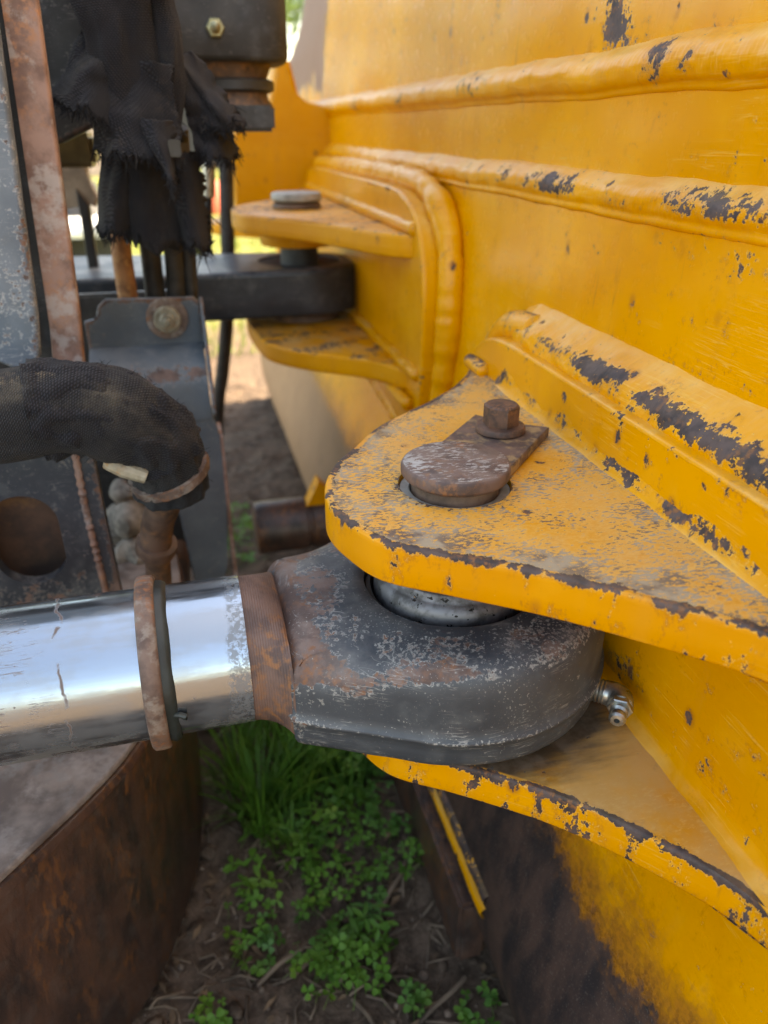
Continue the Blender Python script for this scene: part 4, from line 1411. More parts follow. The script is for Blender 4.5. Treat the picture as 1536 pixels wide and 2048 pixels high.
arm = thing('blade_arm', 'dark blue steel arm with a rounded lug, held between the centre bracket plates', 'pivot arm', (0.183, 1.24, 0.543))
ao = [(-0.75, 1.145), (-0.3, 1.145)] + [(x, 1.145) for x in (-0.1, 0.05, 0.15)] + [(FP[0] + 0.095 * cos(radians(t)), FP[1] + 0.095 * sin(radians(t))) for t in range(-90, 91, 6)] + [(0.05, 1.345), (-0.1, 1.37), (-0.75, 1.42)]
g, a, fl = slab(ao, 0.543, 0.612, bev=0.006, step=0.015, grid=0.03, holes=[circle(FP, 0.066, 36)])
part('arm_body', g, S_arm, arm, sharp=45, attrs=dict(wear=[0.12 + 0.14 * math.exp(-e / 0.006) for e in a['edge']]))
part('bore_bush', lathe([(0.066, 0.55), (0.066, 0.609), (0.060, 0.610), (0.045, 0.607), (0.030, 0.607)], (*FP, 0), seg=36, caps=False), BLACK, arm)

# sheet metal guard
guard = thing('hose_guard', 'slate blue folded sheet metal guard with one large round bolt, right of the upright', 'guard', (-0.04, 0.87, 0.27))
xz_slab([(-0.114, 0.580), (-0.114, 0.606), (-0.101, 0.609), (-0.097, 0.622), (-0.088, 0.6295), (0.008, 0.6275), (0.016, 0.620), (0.018, 0.575), (0.018, 0.566), (-0.114, 0.566)], 0.900, 0.008, S_guard, guard, 'mounting_tab', bev=0.0025, wear=0.14, edgew=0.42, step=0.006)
bs = spline([(0.906, 0.573), (0.885, 0.568), (0.862, 0.558), (0.850, 0.545), (0.847, 0.525), (0.847, 0.50)], 0.006)
nx_ = 9
V = [(x, p[0], p[1]) for x in np.linspace(-0.113, 0.0135, nx_) for p in bs]
m = len(bs)
F = [[i * m + j, (i + 1) * m + j, (i + 1) * m + j + 1, i * m + j + 1] for i in range(nx_ - 1) for j in range(m - 1)]
g = thicken((V, F), 0.004)
part('top_bend', g, S_guard, guard, sharp=60, attrs=dict(wear=[0.14 + 0.44 * math.exp(-((p[2] - 0.552) / 0.010) ** 2) for p in g[0]]))
xz_slab([(-0.113, 0.505), (0.0135, 0.505), (0.022, 0.470), (0.020, 0.38), (0.012, 0.300), (0.006, 0.276), (-0.006, 0.266), (-0.022, 0.268), (-0.031, 0.280), (-0.034, 0.32), (-0.040, 0.40), (-0.046, 0.450), (-0.113, 0.455)], 0.846, 0.005, S_guard, guard, 'face_plate', bev=0.0015, wear=0.14, edgew=0.10, step=0.008)
so = [(0.902, 0.627), (0.880, 0.620), (0.862, 0.592), (0.842, 0.560), (0.826, 0.530), (0.824, 0.512), (0.834, 0.506), (0.842, 0.520), (0.858, 0.528), (0.902, 0.545)]
g, a, fl = slab(so, 0.0, 0.004, bev=0.001, step=0.006, fine=False, frame=lambda p, q, h: (0.0145 + h, p, q))
part('side_flange', g, S_guard, guard, sharp=45, attrs=dict(wear=[0.14 + 0.45 * math.exp(-e / 0.004) for e in a['edge']]))
part('edge_flange', box(0.0185, 0.0235, 0.846, 0.90, 0.24, 0.475, 0.001), R_strip, guard)
BCN = (-0.0235, 0.899, 0.606)
part('washer', lathe([(0.008, 0.0005), (0.0225, 0.001), (0.0235, 0.0022), (0.0232, 0.004), (0.0200, 0.0050), (0.008, 0.0050)], BCN, axis=(0, -1, 0), seg=40), R_ring, guard)
part('bolt_head', join(lathe([(0.0150, 0.005), (0.0150, 0.0125), (0.0130, 0.0140)], BCN, axis=(0, -1, 0), seg=28), lathe([(0.0085, 0.0140), (0.0085, 0.0185), (0.0070, 0.0200)], BCN, axis=(0, -1, 0), seg=20), lathe([(0.0042, 0.0200), (0.0042, 0.0260), (0.0035, 0.027)], BCN, axis=(0, -1, 0), seg=16)), NUT, guard)

# stones lodged behind the guard
STONES = [((-0.099, 0.87, 0.408), 0.016, 'small tan stone lodged behind the guard, topmost of the pile'), ((-0.096, 0.86, 0.375), 0.020, 'rounded grey stone wedged behind the guard, second from the top'),
          ((-0.098, 0.85, 0.328), 0.027, 'large white jagged stone behind the guard, beside the rusty fitting'), ((-0.103, 0.87, 0.290), 0.020, 'pale stone at the bottom of the pile behind the guard'),
          ((-0.118, 0.90, 0.345), 0.024, 'dark shaded stone at the back of the pile behind the guard')]
for c, r_, lab in STONES:
    bm = bmesh.new()
    bmesh.ops.create_icosphere(bm, subdivisions=3, radius=r_)
    for v in bm.verts:
        d = fbm(Vector(c) * 40 + v.co, 34, 2)
        v.co = Vector((v.co.x, v.co.y, v.co.z * 1.05)) * (1 + 0.5 * d)
    g = [tuple(v.co + Vector(c)) for v in bm.verts], [[v.index for v in f.verts] for f in bm.faces]
    bm.free()
    tag(part('stone', g, STONE, loc=c, sharp=25), lab, 'stone', 'stones lodged behind the guard')
part('ledge', box(-0.16, -0.04, 0.82, 0.98, 0.225, 0.275, 0.004), R_in, frame)
part('back_wall', box(-0.45, 0.01, 0.985, 1.0, 0.22, 0.62, 0.003), S_dark, frame, attrs=None)

# sleeved hydraulic hose in front
hose = thing('hydraulic_hose', 'thick hose in dusty black woven sleeve, bending down at the left', 'hose', (-0.03, 0.59, 0.53))
hp = spline([(-0.60, 0.60, 0.560), (-0.40, 0.595, 0.585), (-0.25, 0.585, 0.603), (-0.150, 0.580, 0.609), (-0.105, 0.580, 0.6125), (-0.072, 0.581, 0.606), (-0.048, 0.584, 0.591), (-0.035, 0.588, 0.572), (-0.0305, 0.593, 0.550), (-0.0305, 0.598, 0.529)], 0.004)
nh = len(hp)
hr_ = [0.0335 - 0.0040 * ss(0.80, 0.96, i / nh) + 0.004 * math.exp(-((i / nh - 0.86) / 0.03) ** 2) + 0.001 * ss(0.96, 1.0, i / nh) for i in range(nh)]


def hose_r(s, a, i):
    t = i / nh
    k = ss(0.78, 0.92, t)
    q = 0.0012 * fbm((s * 1.0, sin(a), cos(a)), 7, 2)
    fold = 0.0034 * k * fbm((s * 14, 2.2 * sin(a), 2.2 * cos(a)), 1.5, 4)
    lap = 0.0020 * ss(2.0, 2.12, a) * ss(5.4, 2.2, a) * (1 - k * 0.5)
    return q + fold + lap


g, uv = tube(hp, hr_, seg=72, rfun=hose_r)
W = [0.75 * ss(0.05, 0.45, fbm((s * 9, v * 20, 0), 1.6, 4) + 0.05) * ss(0.0, 0.9, -sin(v / 0.0365 - 1.2)) * (1 if s < 0.52 else 0.3) for (s, v) in uv]
part('sleeve', g, FAB, hose, sharp=180, attrs=dict(wear=W), uv=uv)
# second layer of sleeve, torn at the bend
fp_ = hp[int(nh * 0.77):int(nh * 0.945)]
g, uv2 = tube(fp_, [0.0350 - 0.0018 * i / len(fp_) for i in range(len(fp_))], seg=60, caps=False, rfun=lambda s, a, i: 0.0056 * fbm((s * 60, 3 * sin(a), 3 * cos(a)), 1.0, 5) + 0.0016 * fbm((s * 300, 12 * sin(a), 12 * cos(a)), 1.0, 2))
part('torn_layer', g, FAB2, hose, sharp=180, attrs=dict(wear=[0.0] * len(g[0])), uv=uv2)
fuzz = []
for k in range(240):
    i = random.randrange(int(nh * 0.80), nh - 1)
    P_, T_, N_, B_ = frames(hp[i - 1:i + 2])
    a_ = random.uniform(0, 2 * pi)
    d = N_[1] * cos(a_) + B_[1] * sin(a_)
    b = P_[1] + d * (hr_[i] + 0.001)
    t2 = Vector((random.uniform(-1, 1), random.uniform(-1, 1), random.uniform(-1, 1))) * 0.005
    fuzz.append(tube([b, b + d * 0.0015 + t2 * 0.5, b + d * 0.002 + t2], [0.00022, 0.0002, 0.0001], seg=4)[0])
o = part('sleeve_fuzz', join(*fuzz), FAB2, hose, attrs=dict(wear=[0.0] * sum(len(q[0]) for q in fuzz)))
o['kind'] = 'stuff'
cb = Vector((-0.030, 0.5935, 0.546))
ax = (Vector(hp[-1]) - Vector(hp[-8])).normalized()
part('hose_clamp', lathe([(0.0300, -0.0036), (0.0336, -0.0036), (0.0338, 0.0), (0.0336, 0.0036), (0.0300, 0.0036)], cb, axis=ax + Vector((0.25, 0, 0)), seg=48, caps=False, rfun=lambda i, a: 0.0007 if (int(a * 22) % 2 and i in (1, 2, 3)) else 0.0), R_wipe, hose, sharp=30)
part('clamp_screw', tube([(-0.074, 0.566, 0.571), (-0.062, 0.561, 0.566), (-0.046, 0.560, 0.558)], [0.0058, 0.0072, 0.0060], seg=10)[0], CREAM, hose)
fp2 = spline([(-0.034, 0.610, 0.530), (-0.040, 0.632, 0.500), (-0.050, 0.655, 0.470), (-0.056, 0.668, 0.440)], 0.004)
part('elbow_fitting', tube(fp2, 0.0150, seg=28)[0], R_fit, hose)
part('fitting_collar', lathe([(0.0150, -0.007), (0.0195, -0.006), (0.0200, 0.0), (0.0192, 0.006), (0.0150, 0.007)], (-0.0562, 0.669, 0.436), axis=(-0.3, 0.35, -1), seg=32), R_fit, hose)
part('lower_tube', tube([(-0.056, 0.668, 0.440), (-0.060, 0.69, 0.39), (-0.066, 0.73, 0.33)], 0.0125, seg=20)[0], R_fit, hose)

# bundle of sleeved hoses hanging at the top
bun = thing('hose_bundle', 'torn black fabric sleeves tied round hanging hoses beside the upright', 'hose bundle', (-0.02, 0.82, 0.62))


def cloth_tube(path, r, name, seed, amp=0.004, seg=56, squash=None, caps=True, ragged=0.0, open_end=False):
    P = spline(path, 0.004)
    n_ = len(P)
    rr = [np.interp(i / (n_ - 1), np.linspace(0, 1, len(r)), r) for i in range(n_)]

    def rf(s, a, i):
        return amp * fbm((s * 10 + seed, 1.1 * sin(a), 1.1 * cos(a)), 1.6, 4) + 0.6 * amp * sin(3 * a + seed + 8 * s) * ss(0, 0.3, i / n_)
    g, uv_ = tube(P, rr, seg=seg, rfun=rf, squash=squash, caps=caps)
    if ragged:
        V = list(g[0])
        for j in range(seg):
            d = ragged * (noise.noise(Vector((j * 0.55, seed, 0))) + 0.6 * noise.noise(Vector((j * 1.7, seed, 3))))
            for k in range(5):
                q = V[(n_ - 1 - k) * seg + j]
                V[(n_ - 1 - k) * seg + j] = (q[0], q[1], q[2] + d * (5 - k) / 5)
        g = (V, g[1])
    return part(name, g, FAB2, bun, sharp=180, attrs=dict(wear=[0.06 * ss(0.1, 0.5, fbm((p[0] * 9, p[1] * 9, p[2] * 4), 2.2, 3)) for p in g[0]]), uv=uv_)


cloth_tube([(-0.036, 0.80, 1.02), (-0.034, 0.80, 0.915), (-0.030, 0.80, 0.875), (-0.030, 0.80, 0.845), (-0.026, 0.80, 0.815), (-0.016, 0.80, 0.785)], [0.026, 0.026, 0.029, 0.031, 0.030, 0.026, 0.021], 'sleeve', 1.0, amp=0.005)
cloth_tube([(0.004, 0.80, 1.02), (0.005, 0.80, 0.91), (0.008, 0.80, 0.872), (0.006, 0.80, 0.835), (-0.002, 0.80, 0.800)], [0.013, 0.0125, 0.0155, 0.017, 0.015], 'sleeve', 5.0, amp=0.003)
cloth_tube([(-0.020, 0.835, 0.82), (-0.022, 0.835, 0.775), (-0.024, 0.835, 0.735), (-0.022, 0.835, 0.700)], [0.036, 0.038, 0.041, 0.042], 'sleeve', 9.0, amp=0.004, squash=(1.0, 0.8), ragged=0.016)


EDGES = []


def flap(name, c00, c10, c01, c11, seed, bulge=0.02, amp=0.010, ragged=0.007, n=44):
    c00, c10, c01, c11 = [np.array(q, float) for q in (c00, c10, c01, c11)]

    def f(u, v):
        p = (c00 * (1 - u) + c10 * u) * (1 - v) + (c01 * (1 - u) + c11 * u) * v
        q = fbm((u * 1.6 + seed, v * 1.3, seed), 1.4, 2)
        p = p + np.array((0.3 * amp * q, -bulge * sin(pi * u) * (0.4 + v) + amp * q, 0.5 * amp * fbm((u * 2, v * 2, seed + 7), 1.4, 2)))
        e = max(v - 0.86, 0) / 0.14
        p[2] -= ragged * e * (noise.noise(Vector((u * 9, seed, 1))) + 0.8 * noise.noise(Vector((u * 31, seed, 2))))
        p[0] += ragged * 0.6 * (max(u - 0.86, 0) / 0.14) * (noise.noise(Vector((v * 9, seed, 4))) + 0.8 * noise.noise(Vector((v * 28, seed, 5))))
        return p
    g0_ = sheet(n, n, f)
    EDGES.extend(g0_[0][i * n + n - 1] for i in range(n))
    EDGES.extend(g0_[0][(n - 1) * n + j] for j in range(n // 2, n))
    g = thicken(g0_, 0.0016)
    uv_ = [((p[0] + p[1]), p[2]) for p in g[0]]
    return part(name, g, FAB2, bun, sharp=180, attrs=dict(wear=[0.14 * ss(0.1, 0.5, fbm((p[0] * 9, p[1] * 9, p[2] * 9), 2.2, 3)) for p in g[0]]), uv=uv_)


flap('torn_flap', (-0.060, 0.800, 0.872), (-0.018, 0.785, 0.868), (-0.095, 0.800, 0.825), (-0.040, 0.780, 0.800), 2.0)
flap('torn_flap', (-0.050, 0.785, 0.850), (0.010, 0.780, 0.850), (-0.066, 0.790, 0.783), (0.012, 0.772, 0.772), 4.0, amp=0.012)
flap('torn_flap', (0.000, 0.800, 0.858), (0.036, 0.830, 0.860), (0.030, 0.800, 0.800), (0.078, 0.850, 0.802), 7.0, amp=0.014)
flap('torn_flap', (0.016, 0.805, 0.830), (0.055, 0.845, 0.836), (0.026, 0.800, 0.775), (0.066, 0.850, 0.775), 11.0, amp=0.013)
flap('torn_flap', (-0.030, 0.770, 0.808), (0.006, 0.765, 0.806), (-0.004, 0.765, 0.768), (0.002, 0.765, 0.748), 15.0, amp=0.006, ragged=0.008)
flap('torn_flap', (-0.060, 0.820, 0.780), (-0.030, 0.805, 0.780), (-0.076, 0.820, 0.712), (-0.046, 0.806, 0.712), 18.0, amp=0.006, ragged=0.010)
flap('torn_flap', (0.000, 0.812, 0.780), (0.030, 0.830, 0.780), (0.004, 0.812, 0.700), (0.030, 0.830, 0.690), 23.0, amp=0.007, ragged=0.014)
threads = []
for q in EDGES:
    for k in range(3):
        b = Vector(q) + Vector((random.gauss(0, 0.001), random.gauss(0, 0.001), random.gauss(0, 0.001)))
        d = Vector((random.gauss(0, 0.5), random.gauss(0, 0.4), random.uniform(-1.6, -0.2)))
        L_ = random.uniform(0.003, 0.009) * (2.0 if random.random() < 0.08 else 1)
        threads.append(tube([b - d * 0.001, b + d * L_ * 0.5 + Vector((random.gauss(0, 0.001), 0, 0)), b + d * L_], [0.0006, 0.0005, 0.0002], seg=4)[0])
o = part('loose_threads', join(*threads), FAB2, bun, attrs=dict(wear=[0.0] * sum(len(q[0]) for q in threads)))
o['kind'] = 'stuff'


def strap(pts, w, name, mat):
    P = spline(pts, 0.004)
    V = []
    for p in P:
        V += [(p[0], p[1], p[2] + w / 2), (p[0], p[1], p[2] - w / 2)]
    F = [[2 * i, 2 * i + 1, 2 * i + 3, 2 * i + 2] for i in range(len(P) - 1)]
    return part(name, thicken((V, F), 0.0016), mat, bun)


SH = plain('shiny black plastic', (0.016, 0.016, 0.018), 0.30)
strap([(-0.056, 0.800, 0.802), (-0.042, 0.780, 0.800), (-0.020, 0.766, 0.794), (0.000, 0.758, 0.786), (0.018, 0.772, 0.784)], 0.008, 'cable_tie', SH)
part('tie_buckle', box(0.000, 0.011, 0.752, 0.760, 0.777, 0.791, 0.0012), SH, bun)
strap([(-0.040, 0.785, 0.906), (-0.020, 0.768, 0.905), (0.000, 0.770, 0.905), (0.020, 0.780, 0.906)], 0.008, 'cable_tie', SH)
part('tie_buckle', box(-0.004, 0.009, 0.762, 0.770, 0.897, 0.914, 0.0012), ZINC, bun)
for x0, x1, r_ in ((-0.030, -0.033, 0.0115), (-0.006, -0.011, 0.0112), (0.010, 0.004, 0.008)):
    part('hose', tube(spline([(x0 * 1.1 + 0.004, 0.90, 0.80), (x0 * 1.1, 0.94, 0.69), (x1 * 1.1, 0.95, 0.58), (x1 * 1.1 - 0.004, 0.95, 0.45)], 0.01), r_, seg=24)[0], HOSE, bun)
tag(part('rusty_tube', tube(spline([(-0.056, 0.925, 0.790), (-0.0595, 0.93, 0.752), (-0.0635, 0.93, 0.69), (-0.0655, 0.935, 0.64), (-0.065, 0.945, 0.54)], 0.01), 0.0112, seg=24, rfun=lambda s, a, i: 0.0006 * fbm((s * 10, sin(a), cos(a)), 4, 2))[0], R_pipe, loc=(-0.058, 0.85, 0.6)), 'orange brown rusty tube hanging left of the black hoses', 'tube')

# upper tilt linkage
tilt = thing('tilt_cylinder', 'dirty black steel lug block with one grease nipple, at the top behind the torn sleeves', 'tilt cylinder', (0.08, 1.06, 0.80))
to_ = [(-0.4, 1.0), (0.05, 1.0), (0.110, 1.0), (0.135, 1.004), (0.149, 1.020), (0.153, 1.07), (0.149, 1.115), (0.12, 1.13), (-0.4, 1.13)]
g, a, fl = slab([tuple(p) for p in polyline(to_, 0.012)], 0.868, 0.965, bev=0.006, step=0.012, grid=0.03, fine=False)
part('lug_block', g, S_dark, tilt, sharp=45, attrs=dict(wear=[0.14 + 0.12 * math.exp(-e / 0.006) for e in a['edge']]))
part('ball_stud', lathe([(0.050, 0.820), (0.042, 0.832), (0.040, 0.850), (0.048, 0.868)], (0.086, 1.065, 0), seg=32), R_fit, tilt)
part('stud_ring', lathe([(0.044, 0.838), (0.050, 0.841), (0.050, 0.850), (0.044, 0.853)], (0.086, 1.065, 0), seg=32), S_dark, tilt, attrs=None)
g = box(0.040, 0.127, 1.0, 1.14, 0.796, 0.824, 0.004)
part('flange', g, S_dark, tilt, attrs=dict(wear=[0.22] * len(g[0])))
part('grease_nipple', join(lathe([(0.0105, 0.0), (0.0105, 0.004), (0.009, 0.006)], (0.066, 1.0, 0.899), axis=(0, -1, 0), seg=6), lathe([(0.006, 0.006), (0.006, 0.010), (0.004, 0.012), (0.005, 0.015), (0.002, 0.017)], (0.066, 1.0, 0.899), axis=(0, -1, 0), seg=18)), plain('greenish brass', (0.33, 0.31, 0.18), 0.4, 0.6), tilt)

# loose hoses between the arm and the blade
tag(part('rubber_hose', tube(spline([(0.100, 1.43, 0.86), (0.092, 1.42, 0.744), (0.086, 1.42, 0.66), (0.080, 1.42, 0.58), (0.069, 1.42, 0.484), (0.050, 1.42, 0.38), (0.038, 1.42, 0.331), (0.02, 1.42, 0.20)], 0.015), 0.0125, seg=24)[0], HOSE, loc=(0.08, 1.42, 0.4)), 'long grey black rubber hose hanging down past the blue arm', 'hose')
th = thing('thin_hose', 'thin black hose with a pale crimped fitting, just behind the blue arm', 'hose', (0.05, 1.43, 0.6))
part('hose_body', tube(spline([(0.058, 1.43, 0.70), (0.052, 1.43, 0.65), (0.047, 1.43, 0.605), (0.04, 1.43, 0.55)], 0.01), 0.0075, seg=18)[0], RUBBER, th)
part('crimp_fitting', lathe([(0.007, 0.0), (0.0115, 0.002), (0.0115, 0.055), (0.008, 0.058)], (0.058, 1.43, 0.692), axis=(0.1, 0, 1), seg=20), ZINC, th)

# seen through the gap beside the upright
post = thing('linkage_post', 'brown steel linkage post in the gap between upright and sleeves', 'post', (-0.14, 1.27, 0.7))
part('post_body', slab([(-0.168, 0.80), (-0.113, 0.80), (-0.118, 0.735), (-0.108, 0.708), (-0.114, 0.696), (-0.124, 0.702), (-0.130, 0.70), (-0.170, 0.69)], 0, 0.04, bev=0.004, step=0.01, fine=False, frame=lambda p, q, h: (p, 1.29 - h, q))[0], TANP, post)
part('post_bracket', slab([(-0.136, 0.722), (-0.122, 0.700), (-0.124, 0.60), (-0.138, 0.60)], 0, 0.03, bev=0.003, step=0.01, fine=False, frame=lambda p, q, h: (p, 1.275 - h, q))[0], BLACK, post)
part('oily_block', box(-0.150, -0.090, 1.10, 1.18, 0.755, 0.795, 0.006), plain('oily brass', (0.11, 0.085, 0.035), 0.35), post)

# machine parked far behind
tr = thing('parked_trailer', 'grey trailer with white deck and red tail lamp, far behind through the gap', 'trailer', (-1.1, 6.0, 0.0))
part('tail_board', box(-2.2, -0.43, 6.0, 6.06, 0.55, 1.15, 0.02), BLACK, tr)
part('mudguard', box(-0.66, -0.44, 5.95, 6.0, 0.50, 0.86, 0.02), TANP, tr)
part('tail_lamp', box(-0.635, -0.525, 5.90, 5.955, 0.590, 0.672, 0.01), RED, tr)
part('deck', box(-2.2, -0.30, 4.6, 5.8, 0.26, 0.33, 0.02), WHITE, tr)
part('axle_beam', box(-2.1, -0.35, 4.9, 5.1, 0.10, 0.24, 0.01), BLACK, tr)
for x in (-2.0, -0.55):
    part('wheel', lathe([(0.10, -0.09), (0.24, -0.09), (0.27, -0.06), (0.27, 0.06), (0.24, 0.09), (0.10, 0.09)], (x, 5.3, 0.262), axis=(1, 0, 0), seg=32), RUBBER, tr)
bx = thing('equipment_crate', 'dark crate on legs in the far field behind the two drums', 'crate', (0.3, 9.0, 0.0))
part('crate_body', box(-0.1, 0.75, 9.0, 9.9, 0.40, 1.0, 0.02), BLACK, bx)
for x in (-0.05, 0.70):
    part('leg', box(x - 0.04, x + 0.04, 9.02, 9.10, 0.0, 0.40, 0.005), BLACK, bx)
tag(part('drum', lathe([(0.10, 0.0), (0.11, 0.02), (0.11, 0.30), (0.10, 0.32)], (0.36, 8.6, 0.0), seg=28), plain('red drum', (0.50, 0.10, 0.06), 0.5), loc=(0.36, 8.6, 0)), 'small red drum standing in the sunlit grass, far beyond the arm', 'drum')
tag(part('pale_drum', lathe([(0.11, 0.0), (0.12, 0.02), (0.12, 0.34), (0.11, 0.36)], (0.02, 8.5, 0.0), seg=28), WHITE, loc=(0.02, 8.5, 0)), 'white drum standing left of the red one, far beyond the arm', 'drum')
# ------------------------------------------------------------------ plants and litter
def leaf_mesh(kind):
    """one trefoil clover leaf on its stalk"""
    V, F = [], []
    h = 1.0
    for k in range(3):
        a = 2 * pi * k / 3 + 0.3
        d = Vector((cos(a), sin(a), 0))
        s = Vector((-sin(a), cos(a), 0))
        b = len(V)
        pts = [(0.02, 0.0, 0.0), (0.24, 0.22, 0.05), (0.50, 0.30, 0.07), (0.66, 0.18, 0.05), (0.62, 0.0, -0.01), (0.66, -0.18, 0.05), (0.50, -0.30, 0.07), (0.24, -0.22, 0.05), (0.36, 0.0, -0.02)]
        for r_, w, z in pts:
            V.append(tuple(d * r_ + s * w + Vector((0, 0, z - 0.18 * r_ * (kind % 3) * 0.5))))
        F += [[b + 8, b + i, b + (i + 1) % 8] for i in range(8)]
    b = len(V)
    for i, (x, z) in enumerate(((0, 0), (0.05, -1.2), (0.25, -2.6))):
        for j in range(3):
            a = 2 * pi * j / 3
            V.append((x + 0.035 * cos(a), 0.035 * sin(a), z))
    for i in range(2):
        for j in range(3):
            q = (j + 1) % 3
            F.append([b + i * 3 + j, b + i * 3 + q, b + (i + 1) * 3 + q, b + (i + 1) * 3 + j])
    me = bpy.data.meshes.new('leaf')
    me.from_pydata(V, [], F)
    me.shade_smooth()
    me.materials.append(CLOVER)
    return me


LEAVES = [leaf_mesh(k) for k in range(3)]


def oval_mesh(n_side, length):
    V, F = [], []
    for k in range(n_side):
        a = 2 * pi * k / n_side + 0.4 * k
        d = Vector((cos(a), sin(a), 0.25))
        s = Vector((-sin(a), cos(a), 0))
        b = len(V)
        prof = [(0.02, 0.02), (0.25, 0.16), (0.55, 0.24), (0.85, 0.17), (1.0, 0.02)]
        for t_, w in prof:
            c_ = d * (t_ * length) + Vector((0, 0, -0.35 * length * t_ * t_))
            V += [tuple(c_ - s * w + Vector((0, 0, 0.06))), tuple(c_), tuple(c_ + s * w + Vector((0, 0, 0.06)))]
        for i in range(4):
            for j in range(2):
                F.append([b + 3 * i + j, b + 3 * i + j + 1, b + 3 * i + j + 4, b + 3 * i + j + 3])
    me = bpy.data.meshes.new('leaf')
    me.from_pydata(V, [], F)
    me.shade_smooth()
    me.materials.append(CLOVER)
    return me


OVALS = [oval_mesh(3, 1.3), oval_mesh(4, 1.0), oval_mesh(2, 1.7)]
CL = [((0.060, 0.700), 40, 0.07, 0.06, 'broad leaved weed among the grass blades under the rod neck'), ((0.120, 0.640), 44, 0.07, 0.045, 'dense clover clump between the grass and the wear strip'), ((0.105, 0.735), 40, 0.07, 0.06, 'shaded broad leaved weed farthest under the lower plate'), ((0.088, 0.66), 30, 0.075, 0.05, 'tall leafy clover clump in the shade under the rod eye'), ((0.144, 0.678), 26, 0.06, 0.05, 'clover clump tucked against the dark foot of the blade'),
      ((0.166, 0.600), 26, 0.05, 0.035, 'clover clump at the lower end of the yellow wear strip'), ((0.033, 0.629), 24, 0.06, 0.035, 'broad leaved weed nearest the rusty beam, below the grass'),
      ((0.098, 0.583), 30, 0.055, 0.03, 'spreading clover mat in the middle of the bare gap'), ((-0.009, 0.565), 14, 0.03, 0.03, 'small clover sprig on brown soil beside the beam, farther of two'),
      ((-0.004, 0.522), 16, 0.03, 0.025, 'small clover sprig on brown soil beside the beam, nearer of two'), ((0.060, 0.553), 10, 0.022, 0.025, 'tiny clover sprig alone on the soil between the mats'),
      ((0.060, 0.485), 34, 0.04, 0.035, 'bright clover patch among straw, at its left side'), ((0.092, 0.468), 34, 0.035, 0.04, 'bright clover patch among straw, at its right side'),
      ((0.112, 0.500), 26, 0.03, 0.035, 'dark broad leaved weed behind the bright clover patch among straw'), ((0.144, 0.429), 12, 0.016, 0.03, 'little clover sprig near the bottom, right of the bright patch'),
      ((-0.054, 0.460), 14, 0.022, 0.03, 'little clover sprig at the bottom, beside the beam'), ((0.070, 1.505), 44, 0.10, 0.05, 'blurred green clump beyond the rusty socket, in the far gap'),
      ((0.035, 1.385), 40, 0.09, 0.05, 'blurred green clump left of the rusty socket'), ((0.205, 0.405), 10, 0.02, 0.03, 'few clover leaves against the rusty blade foot, lower right')]
for (x, y), n, rad, ht, lab in CL:
    weed = 'weed' in lab
    t = thing('weed_plant' if weed else 'clover_plant', lab, 'weed' if weed else 'clover', (x, y, gz(x, y)), group='weeds on the soil' if weed else 'clover plants on the soil')
    for k in range(int(n * 1.25)):
        r_ = rad * sqrt(random.random())
        a = random.uniform(0, 2 * pi)
        o = bpy.data.objects.new('leaf', random.choice(OVALS if weed else LEAVES))
        COL.objects.link(o)
        o.parent = t
        zz = ht * random.uniform(0.35, 1.1) * (1 - 0.4 * (r_ / rad) ** 2)
        lx, ly = r_ * cos(a), r_ * sin(a)
        o.location = (lx, ly, zz + gz(x + lx, y + ly) - gz(x, y))
        s_ = random.uniform(0.0065, 0.0145) * (1.4 if y > 1.2 else 1.0)
        o.scale = (s_, s_, s_)
        o.rotation_euler = (random.gauss(0, 0.30), random.gauss(0, 0.30), random.uniform(0, 6.28))


def grass_tuft(x, y, n, L, spread):
    gs = []
    for k in range(n):
        a = random.uniform(0, 2 * pi)
        r_ = spread * random.random()
        b = Vector((x + r_ * cos(a), y + r_ * sin(a), gz(x, y) - 0.002))
        l_ = L * random.uniform(0.5, 1.1)
        out = Vector((cos(a), sin(a), 0)) * random.uniform(0.1, 0.75)
        w = random.uniform(0.0012, 0.0026)
        sv = Vector((-sin(a), cos(a), 0)) * w
        V, F = [], []
        for i in range(6):
            t_ = i / 5
            p = b + Vector((0, 0, l_ * (t_ - 0.42 * out.length * t_ * t_))) + out * (l_ * t_ * t_)
            ww = (1 - t_ ** 2) * 1.0 + 0.05
            V += [tuple(p - sv * ww), tuple(p + sv * ww + Vector((0, 0, 0.0006)))]
        F = [[2 * i, 2 * i + 1, 2 * i + 3, 2 * i + 2] for i in range(5)]
        gs.append((V, F))
    return join(*gs)


GT = [((0.160, 0.760), 90, 0.14, 0.04, 'grass tuft half hidden behind the lower clevis plate'), ((0.03, 0.88), 110, 0.16, 0.06, 'wide grass tuft far back under the chrome rod'), ((0.015, 0.690), 110, 0.15, 0.030, 'long bladed grass tuft beside the rusty beam'), ((0.069, 0.720), 120, 0.15, 0.035, 'thick grass tuft right under the rod neck'), ((-0.008, 0.770), 70, 0.13, 0.03, 'grass tuft hard against the dark corner of the beam'),
      ((0.137, 0.715), 80, 0.12, 0.035, 'grass tuft mixed with clover near the blade foot'), ((0.107, 0.790), 110, 0.15, 0.05, 'farthest grass tuft in shade below the lower clevis plate'),
      ((0.05, 0.635), 40, 0.07, 0.03, 'short thin grass tuft in front of the thick one')]
for (x, y), n, L, sp, lab in GT:
    tag(part('grass_tuft', grass_tuft(x, y, n, L, sp), GRASS, loc=(x, y, gz(x, y)), sharp=180), lab, 'grass', 'grass tufts under the rod')

